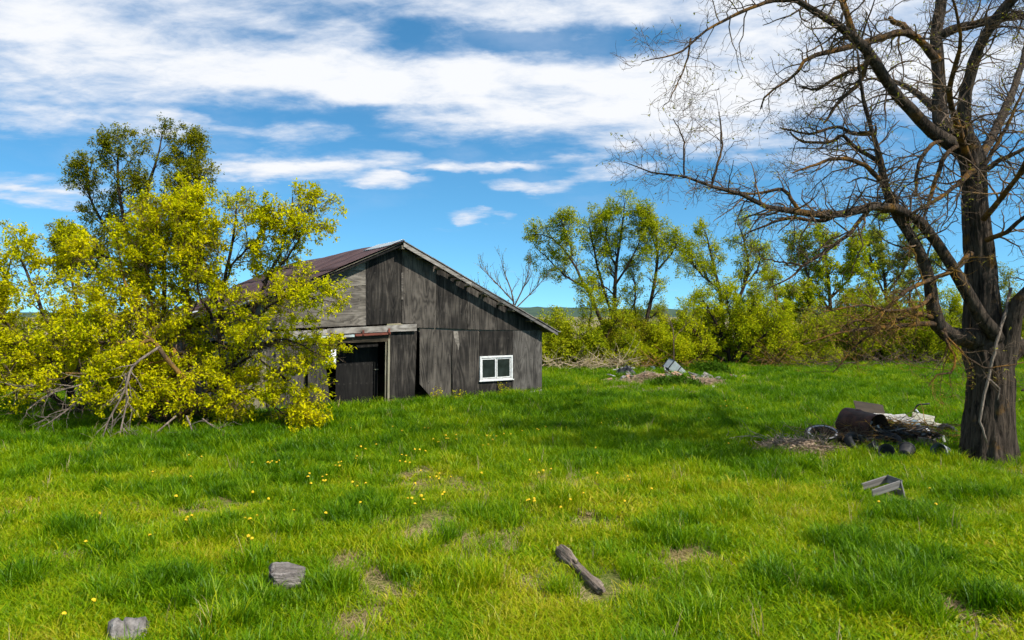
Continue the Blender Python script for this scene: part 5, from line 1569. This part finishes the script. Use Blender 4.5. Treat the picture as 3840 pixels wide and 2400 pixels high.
# ---------------------------------------------------------------- crate, logs, rock
def build_foreground():
    rng = rs(3)
    # broken crate: two side boards and one end, lying open
    c = on(3330, 1868)
    t = empty('broken_crate', (c[0], c[1], 0), 0, 'broken grey wooden crate end lying in the grass', 'crate')
    s = 11.56 / F
    zz = lambda y: (1868 - y) * s
    xx = lambda x: (x - 3330) * s

    def plank(name, p0, p1, w, th, up):
        p0, p1 = Vector(p0), Vector(p1)
        ax = (p1 - p0)
        L = ax.length
        ax.normalize()
        u = Vector(up)
        u = (u - ax * u.dot(ax)).normalized()
        n = ax.cross(u)
        Mx = Matrix((ax, n, u)).transposed().to_4x4()
        Mx.translation = (p0 + p1) / 2
        o = Geo().box((0, 0, 0), (L, th, w), jit=.004, rng=rng).obj(name, M['cratewood'], t)
        o.matrix_local = Mx
        bevel(o, .004)
        return o
    loc_ = lambda x, y, d: tuple(at(x, y, d) - np.array([c[0], c[1], 0]))
    plank('side_board', loc_(3233, 1826, 12.03), loc_(3326, 1796, 12.10), .125, .022, (0, -.2, 1))
    plank('side_board', loc_(3270, 1850, 11.50), loc_(3376, 1815, 11.60), .130, .022, (0, -.2, 1))
    plank('end_board', loc_(3327, 1795, 12.10), loc_(3381, 1816, 11.58), .135, .02, (0.1, 0, 1))
    plank('end_board', loc_(3340, 1850, 12.05), loc_(3392, 1862, 11.62), .20, .02, (-.25, 0, 1))
    plank('slat', loc_(3377, 1805, 11.60), loc_(3394, 1872, 11.55), .05, .02, (0, 1, 0))

    def lump(name, mat, loc, sz, rot, seed, label, cat, rough=.12, notch=None, fine=0.03, sub=28, taper=0.0):
        """split log or stone: blocky body with grooves along its length"""
        r = rs(seed)
        m, k = sub, 30
        xs = np.linspace(-1, 1, m)
        V = []
        ph = r.rand(12) * 6.28
        for i, x in enumerate(xs):
            e = (1 - abs(x) ** 6) ** .5 * .18 + .82 - taper * (x + 1) * .5
            if i in (0, m - 1):
                e = 0.0
            for j in range(k):
                a = 2 * math.pi * j / k
                ca, sa = math.cos(a), math.sin(a)
                sq = 1.0 / max(abs(ca) ** 3 + abs(sa) ** 3, 1e-6) ** (1 / 3)
                rr = e * sq * (1 + rough * (math.sin(2 * a + ph[0] + x) + .7 * math.sin(3 * a + ph[1] - 1.4 * x) + .5 * math.sin(x * 4 + ph[2])) * .5
                               + fine * math.sin(11 * a + ph[3] + 1.2 * math.sin(2 * x)) + fine * .8 * math.sin(17 * a + ph[4]))
                p = [x * sz[0] / 2 + .05 * sz[0] * (math.sin(3 * a + ph[5]) + .6 * math.sin(7 * a + ph[6])) * (1 if abs(x) > .8 else 0), rr * ca * sz[1] / 2, rr * sa * sz[2] / 2]
                p = np.array(p) + r.randn(3) * min(sz) * .012
                if notch:
                    p = notch(p)
                V.append(p)
        Fq = [(i * k + j, i * k + (j + 1) % k, (i + 1) * k + (j + 1) % k, (i + 1) * k + j) for i in range(m - 1) for j in range(k)]
        return mob(name, V, Fq, mat, smooth=True, loc=loc, rot=rot, label=label, cat=cat)
    lump('log_chunk', M['log'], on(1074, 2208, .115), (.36, .25, .28), (.25, .18, .55), 5, 'grey weathered log chunk with split hollow end in the foreground', 'log', .26, notch=lambda p: p * np.array([1, 1, 1]) + np.array([0, 0, .10 * max(0, -p[0] - .02) * (1 if p[2] < .02 else .3) * 4 - .05 * math.exp(-((p[1] + .02) / .03) ** 2) * (p[2] > 0)]), fine=.055)
    lump('rock', M['stone'], on(480, 2415, .05), (.30, .26, .26), (.1, -.1, .3), 9, 'grey rough stone at the bottom left of the meadow', 'stone', .30, notch=lambda p: p * np.array([1 - .5 * max(0, p[2]), 1, 1]) - np.array([0, 0, .05 * math.exp(-((p[0] + .3 * p[1] + .03) / .025) ** 2) * (p[2] > 0)]), fine=.02)
    a, b = G(2090, 2075), G(2160, 2130)
    lump('rotten_log', M['rotwood'], ((a.x + b.x) / 2, (a.y + b.y) / 2, .05), (.46, .14, .13), (0.5, .05, math.atan2(b.y - a.y, b.x - a.x)), 12, 'upper piece of the crumbling brown log in the foreground grass', 'log', .34, fine=.09, taper=.1)
    a, b = G(2140, 2112), G(2280, 2252)
    lump('rotten_log', M['rotwood'], ((a.x + b.x) / 2, (a.y + b.y) / 2, .03), (.80, .125, .10), (0.4, -.01, math.atan2(b.y - a.y, b.x - a.x)), 13, 'lower splintered piece of the crumbling log in the foreground grass', 'log', .34, fine=.10, taper=.1)


build_foreground()


# ---------------------------------------------------------------- grass
def value_noise(x, y, s, seed):
    r = rs(seed).rand(256, 256)
    xf, yf = x / s + 1000, y / s + 1000
    xi, yi = np.floor(xf).astype(int), np.floor(yf).astype(int)
    u, v = xf - xi, yf - yi
    u, v = u * u * (3 - 2 * u), v * v * (3 - 2 * v)
    g = lambda a, b: r[a % 256, b % 256]
    return (g(xi, yi) * (1 - u) + g(xi + 1, yi) * u) * (1 - v) + (g(xi, yi + 1) * (1 - u) + g(xi + 1, yi + 1) * u) * v


def tuft(rng, n, rad, h, w, lean, flat=0.0, curve=.5):
    """blades: 7 vertices, 5 triangles each"""
    a = rng.uniform(0, 2 * np.pi, n)
    r = rad * np.sqrt(rng.rand(n))
    base = np.stack([r * np.cos(a), r * np.sin(a), np.full(n, -.015)], 1)
    ld = rng.uniform(0, 2 * np.pi, n)
    out = np.stack([np.cos(ld), np.sin(ld), np.zeros(n)], 1)
    H = rng.uniform(h[0], h[1], n)[:, None]
    ln = rng.uniform(lean[0], lean[1], n)[:, None]
    up = np.array([[0, 0, 1.0]])
    side = np.stack([-np.sin(ld + rng.randn(n) * .6), np.cos(ld + rng.randn(n) * .6), np.zeros(n)], 1)
    W = rng.uniform(w[0], w[1], n)[:, None]
    pts = []
    for t, ww in ((0, 1.0), (.4, .9), (.75, .6)):
        c = base + up * H * (t - curve * .35 * t ** 2.2) * (1 - flat) + out * H * ln * (t ** 1.6) + out * H * flat * t
        pts += [c - side * W * ww / 2, c + side * W * ww / 2]
    pts.append(base + up * H * (1 - curve * .45) * (1 - flat) + out * H * ln * 1.15 + out * H * flat)
    V = np.stack(pts, 1).reshape(-1, 3)
    b = np.arange(n)[:, None] * 7
    Fq = np.concatenate([b + np.array([[0, 1, 3]]), b + np.array([[0, 3, 2]]), b + np.array([[2, 3, 5]]), b + np.array([[2, 5, 4]]), b + np.array([[4, 5, 6]])], 1).reshape(-1, 3)
    return V, Fq, np.repeat(rng.rand(n), 7)


def mat_grass(name, stops, trans=.4):
    m, q, out = new_mat(name)
    tint = q.node('ShaderNodeAttribute', attribute_name='tint', attribute_type='INSTANCER').outputs['Fac']
    rnd = q.node('ShaderNodeAttribute', attribute_name='rnd').outputs['Fac']
    f = q.math('ADD', q.math('MULTIPLY_ADD', tint, .78, -.10), q.math('MULTIPLY', rnd, .46), clamp=True)
    col = q.ramp(f, stops)
    di = q.node('ShaderNodeBsdfDiffuse')
    q.put(di.inputs[0], col)
    tr = q.node('ShaderNodeBsdfTranslucent')
    q.put(tr.inputs[0], q.mix(1.0, col, (1.1, 1.15, .5), 'MULTIPLY'))
    mx = q.node('ShaderNodeMixShader')
    mx.inputs[0].default_value = trans
    q.l.new(di.outputs[0], mx.inputs[1])
    q.l.new(tr.outputs[0], mx.inputs[2])
    gl = q.node('ShaderNodeBsdfGlossy')
    gl.inputs['Roughness'].default_value = .42
    m2 = q.node('ShaderNodeMixShader')
    m2.inputs[0].default_value = .01
    q.l.new(mx.outputs[0], m2.inputs[1])
    q.l.new(gl.outputs[0], m2.inputs[2])
    q.l.new(m2.outputs[0], out.inputs[0])
    return m


def scatter_object(name, protos, mats, pos, pid, rot, scl, tint, label):
    """one object: prototype tufts and scatter points share a mesh; geometry nodes put a tuft on every point"""
    Vs, Fs, grp, rnd, mid = [], [], [], [], []
    b = 0
    for i, (V, Fq, r, mi) in enumerate(protos):
        Vs.append(V)
        Fs.append(Fq + b)
        grp.append(np.full(len(Fq), i))
        mid.append(np.full(len(Fq), mi))
        rnd.append(r)
        b += len(V)
    nv = b
    n = len(pos)
    Vall = np.concatenate(Vs + [pos])
    me = make_mesh(name, Vall, np.concatenate(Fs))
    for m in mats:
        me.materials.append(m)
    me.polygons.foreach_set('material_index', np.concatenate(mid).astype(np.int32))
    z = np.zeros(nv)

    def attr(nm, typ, dom, data):
        a = me.attributes.new(nm, typ, dom)
        a.data.foreach_set('value', data)
    attr('rnd', 'FLOAT', 'POINT', np.concatenate(rnd + [np.zeros(n)]).astype(np.float32))
    attr('isp', 'BOOLEAN', 'POINT', np.concatenate([z, np.ones(n)]).astype(bool))
    attr('pid', 'INT', 'POINT', np.concatenate([z, pid]).astype(np.int32))
    attr('zrot', 'FLOAT', 'POINT', np.concatenate([z, rot]).astype(np.float32))
    attr('scl', 'FLOAT', 'POINT', np.concatenate([z, scl]).astype(np.float32))
    attr('tint', 'FLOAT', 'POINT', np.concatenate([z, tint]).astype(np.float32))
    attr('grp', 'INT', 'FACE', np.concatenate(grp).astype(np.int32))
    o = bpy.data.objects.new(name, me)
    COL.objects.link(o)
    tr = bpy.data.node_groups.new(name + '_scatter', 'GeometryNodeTree')
    tr.interface.new_socket('Geometry', in_out='INPUT', socket_type='NodeSocketGeometry')
    tr.interface.new_socket('Geometry', in_out='OUTPUT', socket_type='NodeSocketGeometry')
    N, Lk = tr.nodes, tr.links
    gi, go = N.new('NodeGroupInput'), N.new('NodeGroupOutput')

    def named(nm, typ):
        nd = N.new('GeometryNodeInputNamedAttribute')
        nd.data_type = typ
        nd.inputs[0].default_value = nm
        return nd.outputs[0]
    sep = N.new('GeometryNodeSeparateGeometry')
    sep.domain = 'POINT'
    Lk.new(gi.outputs[0], sep.inputs[0])
    Lk.new(named('isp', 'BOOLEAN'), sep.inputs[1])
    m2p = N.new('GeometryNodeMeshToPoints')
    Lk.new(sep.outputs[0], m2p.inputs[0])
    spl = N.new('GeometryNodeSplitToInstances')
    spl.domain = 'FACE'
    Lk.new(sep.outputs[1], spl.inputs[0])
    Lk.new(named('grp', 'INT'), spl.inputs['Group ID'])
    iop = N.new('GeometryNodeInstanceOnPoints')
    Lk.new(m2p.outputs[0], iop.inputs['Points'])
    Lk.new(spl.outputs[0], iop.inputs['Instance'])
    iop.inputs['Pick Instance'].default_value = True
    Lk.new(named('pid', 'INT'), iop.inputs['Instance Index'])
    cx = N.new('ShaderNodeCombineXYZ')
    Lk.new(named('zrot', 'FLOAT'), cx.inputs[2])
    Lk.new(cx.outputs[0], iop.inputs['Rotation'])
    Lk.new(named('scl', 'FLOAT'), iop.inputs['Scale'])
    Lk.new(iop.outputs[0], go.inputs[0])
    md = o.modifiers.new('scatter', 'NODES')
    md.node_group = tr
    return finish(o, label, None, None, 'stuff')


def build_grass():
    rng = rs(77)
    protos = []
    for i in range(5):      # meadow grass
        protos.append((*tuft(rng, 62, .25, (.08, .25), (.008, .017), (.2, 1.0)), 0))
    for i in range(3):      # tall lush
        protos.append((*tuft(rng, 66, .17, (.18, .42), (.008, .016), (.15, .75)), 0))
    for i in range(3):      # dry thatch
        protos.append((*tuft(rng, 60, .25, (.06, .24), (.005, .011), (.3, .9), .6), 1))
    for i in range(2):      # broad-leaved weeds
        protos.append((*tuft(rng, 44, .22, (.08, .2), (.018, .036), (.4, 1.1)), 0))
    for i in range(2):      # straw stalks standing
        protos.append((*tuft(rng, 5, .08, (.3, .6), (.004, .007), (.1, .5)), 1))
    # candidate points: density falls with distance
    n = 72000
    d = 5.2 + (70 - 5.2) * rng.rand(n) ** 1.18
    x = rng.uniform(-.86, .86, n) * (d + 1.0)
    y = d
    zc = hgt(x, y)
    big = value_noise(x, y, 2.6, 1) * .6 + value_noise(x, y, 1.1, 2) * .4
    mid = value_noise(x, y, .55, 3)
    lush = np.clip((y - 11) / 7, 0, 1)          # taller sward towards the barn
    u, v = barn_local(x, y)
    inside = (u > -.25) & (u < BARN_W + .1) & (v > -.03) & (v < BARN_D + .2)
    ok = ~inside
    for (cx, cy, r) in ((9.92, 14.67, .62),):
        ok &= (x - cx) ** 2 + (y - cy) ** 2 > r * r
    # bare, strawy spots in the nearer meadow
    bare = np.clip((.40 - big) * 4.0, 0, 1) * np.clip((16 - y) / 7, 0.0, 1) + np.clip((.20 - mid) * 3, 0, 1) * .5 * np.clip((16 - y) / 8, 0, 1)
    for px, py, r in ((2450, 1440, 1.6), (2600, 1450, 1.4), (2350, 1440, 1.3), (2140, 1375, 2.0), (2960, 1700, .8)):
        g = G(px, py)
        bare = np.maximum(bare, np.exp(-((x - g.x) ** 2 + (y - g.y) ** 2) / r ** 2) * .8)
    for px, py, r in ((1740, 2030, .22), (1810, 2100, .20), (1640, 1960, .3), (2200, 1950, .32), (1310, 2110, .3), (3620, 2310, .35), (1900, 2035, .25), (1420, 2190, .3), (1500, 2230, .28), (2600, 2090, .3), (2480, 2100, .25), (1580, 2000, .3), (1330, 2350, .35), (2330, 2180, .25)):
        g = G(px, py)
        bare = np.maximum(bare, np.exp(-((x - g.x) ** 2 + ((y - g.y) * .7) ** 2) / (r * 1.0) ** 2) * 1.2)
    keep = ok & (rng.rand(n) > bare * .75)
    x, y, zc, big, mid, lush, bare, d = (a[keep] for a in (x, y, zc, big, mid, lush, bare, d))
    n = len(x)
    pid = rng.randint(0, 5, n)
    clump = value_noise(x, y, 1.5, 8) * .55 + value_noise(x, y, .6, 9) * .45
    tall = rng.rand(n) < np.clip((clump - .62) * 5, 0, .85) + lush * .42
    pid = np.where(tall, rng.randint(5, 8, n), pid)
    weed = (rng.rand(n) < np.clip((value_noise(x, y, 1.8, 15) - .42) * 3, 0, .6) * np.clip((x + 1) / 4, .25, 1) * np.clip((15 - y) / 4, 0, 1))
    pid = np.where(weed, rng.randint(11, 13, n), pid)
    straw = rng.rand(n) < .10 * (y < 18) + bare * .75
    pid = np.where(straw, rng.randint(8, 11, n), pid)
    stalk = rng.rand(n) < .012
    pid = np.where(stalk, rng.randint(13, 15, n), pid)
    # distinct dark tussocks standing in the nearer meadow
    tus = np.zeros(n)
    r2 = rs(404)
    spots = [(1660, 2050, .20), (1500, 2170, .26), (2440, 2010, .30), (2900, 2200, .24), (1300, 1960, .26), (1060, 2000, .32), (880, 2010, .4), (1900, 1960, .26), (2100, 1900, .3), (3350, 1920, .3), (300, 2010, .28), (620, 2250, .3), (2560, 2330, .3), (3100, 2050, .28), (700, 1880, .34), (2780, 1930, .3)]
    spots += [(r2.uniform(0, 3840), r2.uniform(1750, 2380), r2.uniform(.12, .28)) for _ in range(42)]
    for px, py, r in spots:
        g = G(px, py)
        tus = np.maximum(tus, np.exp(-((x - g.x) ** 2 + ((y - g.y) * .8) ** 2) / (r * .72) ** 2))
    for px, py, r in ((1074, 2215, .32), (2120, 2110, .35), (2200, 2180, .35), (2260, 2250, .3), (480, 2390, .3), (3320, 1868, .5)):
        g = G(px, py)
        tus *= 1 - np.exp(-((x - g.x) ** 2 + (y - g.y) ** 2) / r ** 2)
    hit = rng.rand(n) < tus * 1.1
    pid = np.where(hit, rng.randint(5, 8, n), pid)
    scl = rng.uniform(.75, 1.2, n) * (1 + .10 * hit * (y < 16)) * (1 + np.clip((d - 14) / 60, 0, .55)) * (.82 + .18 * lush)
    scl = np.where((d > 26), scl * .85, scl)
    for px, py, r in ((1074, 2225, .28), (2120, 2110, .28), (2200, 2180, .28), (2262, 2255, .25), (480, 2400, .26), (3320, 1872, .45)):
        g = G(px, py)
        scl = scl * (1 - .45 * np.exp(-((x - g.x) ** 2 + (y - g.y) ** 2) / r ** 2))
    tint = .50 - .42 * (clump - .5) * 2.5 - .20 * lush + .40 * (.75 - big) * (1 - .6 * lush) + rng.randn(n) * .15
    tint = np.where(hit, tint - .14, tint)
    tint = np.where(pid >= 13, rng.rand(n), tint)
    tint = np.clip(np.where((pid >= 5) & (pid < 8), tint - .10, tint), 0, 1)
    G_ = mat_grass('grass_blade', [(0.0, (0.036, 0.110, 0.001)), (0.35, (0.115, 0.235, 0.001)), (0.66, (0.245, 0.345, 0.002)), (0.88, (0.37, 0.385, 0.004)), (1.0, (0.46, 0.40, 0.03))], .42)
    S_ = mat_grass('straw_blade', [(0.0, (0.22, 0.15, 0.07)), (1.0, (0.50, 0.38, 0.21))], .25)
    scatter_object('grass', protos, [G_, S_], np.stack([x, y, zc], 1), pid, rng.uniform(0, 6.28, n), scl, tint, 'rough spring meadow grass with straw patches')
    # dark leafy weed clumps in the mid dump
    for i, (px, py, r, h, nn, lab) in enumerate(((2680, 1410, .95, .75, 2600, 'dark green weed clump right of the tipped cabinet'), (2530, 1452, 1.2, .45, 2400, 'green weed clump before the tipped cabinet'), (2620, 1400, .6, .6, 900, 'weeds behind the tipped cabinet'))):
        r_ = rs(200 + i)
        a = r_.uniform(0, 6.28, nn)
        rr = np.sqrt(r_.rand(nn))
        P = np.stack([rr * np.cos(a) * r, rr * np.sin(a) * r * .7, r_.rand(nn) * h * (1 - rr ** 2 * .8)], 1)
        V, Fq, rn = leaf_batch(P, r_.randn(nn, 3) + np.array([0, 0, .9]), r_.uniform(.10, .24, nn), r_, .3, .1)
        mob('weed_clump', V, Fq, M['leaf_weed'], loc=on(px, py), attrs={'rnd': rn}, label=lab, cat='plant', group='weed clumps in the mid meadow dump')
    # thin weeds against the barn foot
    for i, (px, py, lab) in enumerate(((1640, 1515, 'spindly weed at the torn corner of the barn sheet'), (1710, 1512, 'spindly weed below the torn barn sheet'), (1880, 1495, 'small weed below the barn window'))):
        r_ = rs(220 + i)
        c = on(px, py)
        P = np.empty((7, 5, 3))
        for k in range(7):
            p = np.array([r_.randn() * .08, r_.randn() * .05, 0])
            dd = np.array([r_.randn() * .25, r_.randn() * .2, 1])
            for j in range(5):
                P[k, j] = p
                dd = dd + r_.randn(3) * .15
                p = p + dd / np.linalg.norm(dd) * r_.uniform(.1, .17)
        root = empty('barn_weed', c, 0, lab, 'plant')
        tube_obj('stem', [(P, np.full((7, 5), .005), 3)], M['bark_orange'], root)
        V, Fq, rn = leaves_on(P, 9, (.05, .09), r_, (.3, 1))
        mob('leaves', V, Fq, M['leaf_yellow'], root, attrs={'rnd': rn})


build_grass()


# ---------------------------------------------------------------- dandelions
def build_dandelions():
    rng = rs(9)
    px = []
    for x, y in ((30, 15), (320, 8), (350, 33), (387, 40), (545, 15), (570, 18), (693, 67), (695, 95), (710, 97), (765, 98), (765, 62), (640, 122), (605, 100), (475, 165), (510, 167), (550, 175), (100, 133), (132, 146), (206, 120), (63, 220), (70, 198), (385, 195), (415, 200), (372, 232), (410, 241), (441, 250), (516, 308), (582, 353), (625, 349), (643, 368), (727, 361), (648, 326), (480, 398), (40, 400), (132, 405), (73, 427), (95, 548), (427, 514), (456, 511), (476, 546), (522, 490), (537, 514), (680, 460), (668, 474), (942, 342), (952, 146), (980, 60), (1000, 62), (1020, 90), (990, 138), (1045, 62), (920, 60), (1098, 45), (1145, 48), (1225, 30), (1278, 253), (1330, 20), (1340, 30), (1390, 2), (1533, 8), (1341, 345), (1373, 330), (1427, 318), (1258, 520), (1272, 516), (1310, 508), (1310, 522), (1561, 524), (1494, 570), (1738, 157), (1750, 332), (1963, 350), (1971, 378), (2130, 437), (1940, 536), (1652, 485)):
        px.append((1300 + x * .537, 1600 + y * .537))
    for x, y in ((1407, 15), (1318, 2), (1763, 60), (1870, 62), (1885, 65), (1900, 55), (1932, 62), (1948, 52), (2343, 88), (2364, 67), (2383, 60), (2370, 90), (2160, 146), (2150, 165), (2252, 165), (2280, 152), (2172, 210), (2256, 192), (2272, 195), (1066, 128), (1333, 155), (1230, 300), (1765, 258), (1875, 312), (2050, 395), (2275, 428), (698, 440), (1310, 458), (1338, 442), (1300, 482), (1710, 450), (1746, 454), (1793, 432), (599, 645), (1045, 604), (1735, 585), (1760, 605), (448, 1142), (655, 1055)):
        px.append((x * .537, 1700 + y * .537))
    for x, y in ((75, 1215), (155, 1200), (165, 1213), (300, 1178), (335, 1193), (390, 1195), (540, 1165), (628, 1198), (690, 1135), (715, 1105), (720, 1130), (755, 1105), (785, 1085), (828, 1148), (410, 1260), (730, 1325)):
        px.append((2200 + x * .7276, 700 + y * .7276))
    px += [(3296, 1884), (3486, 1829), (3510, 1893), (2802, 1534), (2824, 1573)]
    g = Geo()
    me = None
    # head: domed disc of ray petals on a stem
    seg = 10
    V, Fq = [(0, 0, .014)], []
    for ring, (r, z) in enumerate(((.012, .016), (.022, .006), (.026, -.004))):
        for i in range(seg):
            a = 2 * math.pi * i / seg + ring * .3
            rr = r * (1 if i % 2 else .82)
            V.append((rr * math.cos(a), rr * math.sin(a), z))
    for i in range(seg):
        Fq.append((0, 1 + i, 1 + (i + 1) % seg))
        for ring in (0, 1):
            a, b = 1 + ring * seg + i, 1 + ring * seg + (i + 1) % seg
            Fq.append((a, a + seg, b + seg, b))
    me = make_mesh('dandelion', V, Fq)
    me.materials.append(M['dandelion'])
    sg = Geo().tube([(0, 0, -.22), (.005, .003, -.1), (0, 0, 0)], .0035, 4)
    sm = make_mesh('stem', sg.V, sg.Fc)
    sm.materials.append(M['leaf_weed'])
    for i, (x, y) in enumerate(px):
        d = (HC - .2) * F / (y - 1185)      # the head stands about 0.2 m up
        X = (x - 1920) * d / F
        o = bpy.data.objects.new('dandelion', me)
        st = bpy.data.objects.new('stem', sm)
        COL.objects.link(o)
        COL.objects.link(st)
        st.parent = o
        o.location = (X, d, .215 + float(hgt(X, d)))
        s = rng.uniform(.75, 1.12)
        o.scale = (s, s, s)
        st.scale = (1 / s,) * 3
        o.rotation_euler = (rng.uniform(.1, .6), rng.uniform(-.3, .3), rng.uniform(0, 6))
        finish(o, 'yellow dandelion flower standing in the meadow grass', 'flower', 'dandelions scattered in the meadow')


build_dandelions()
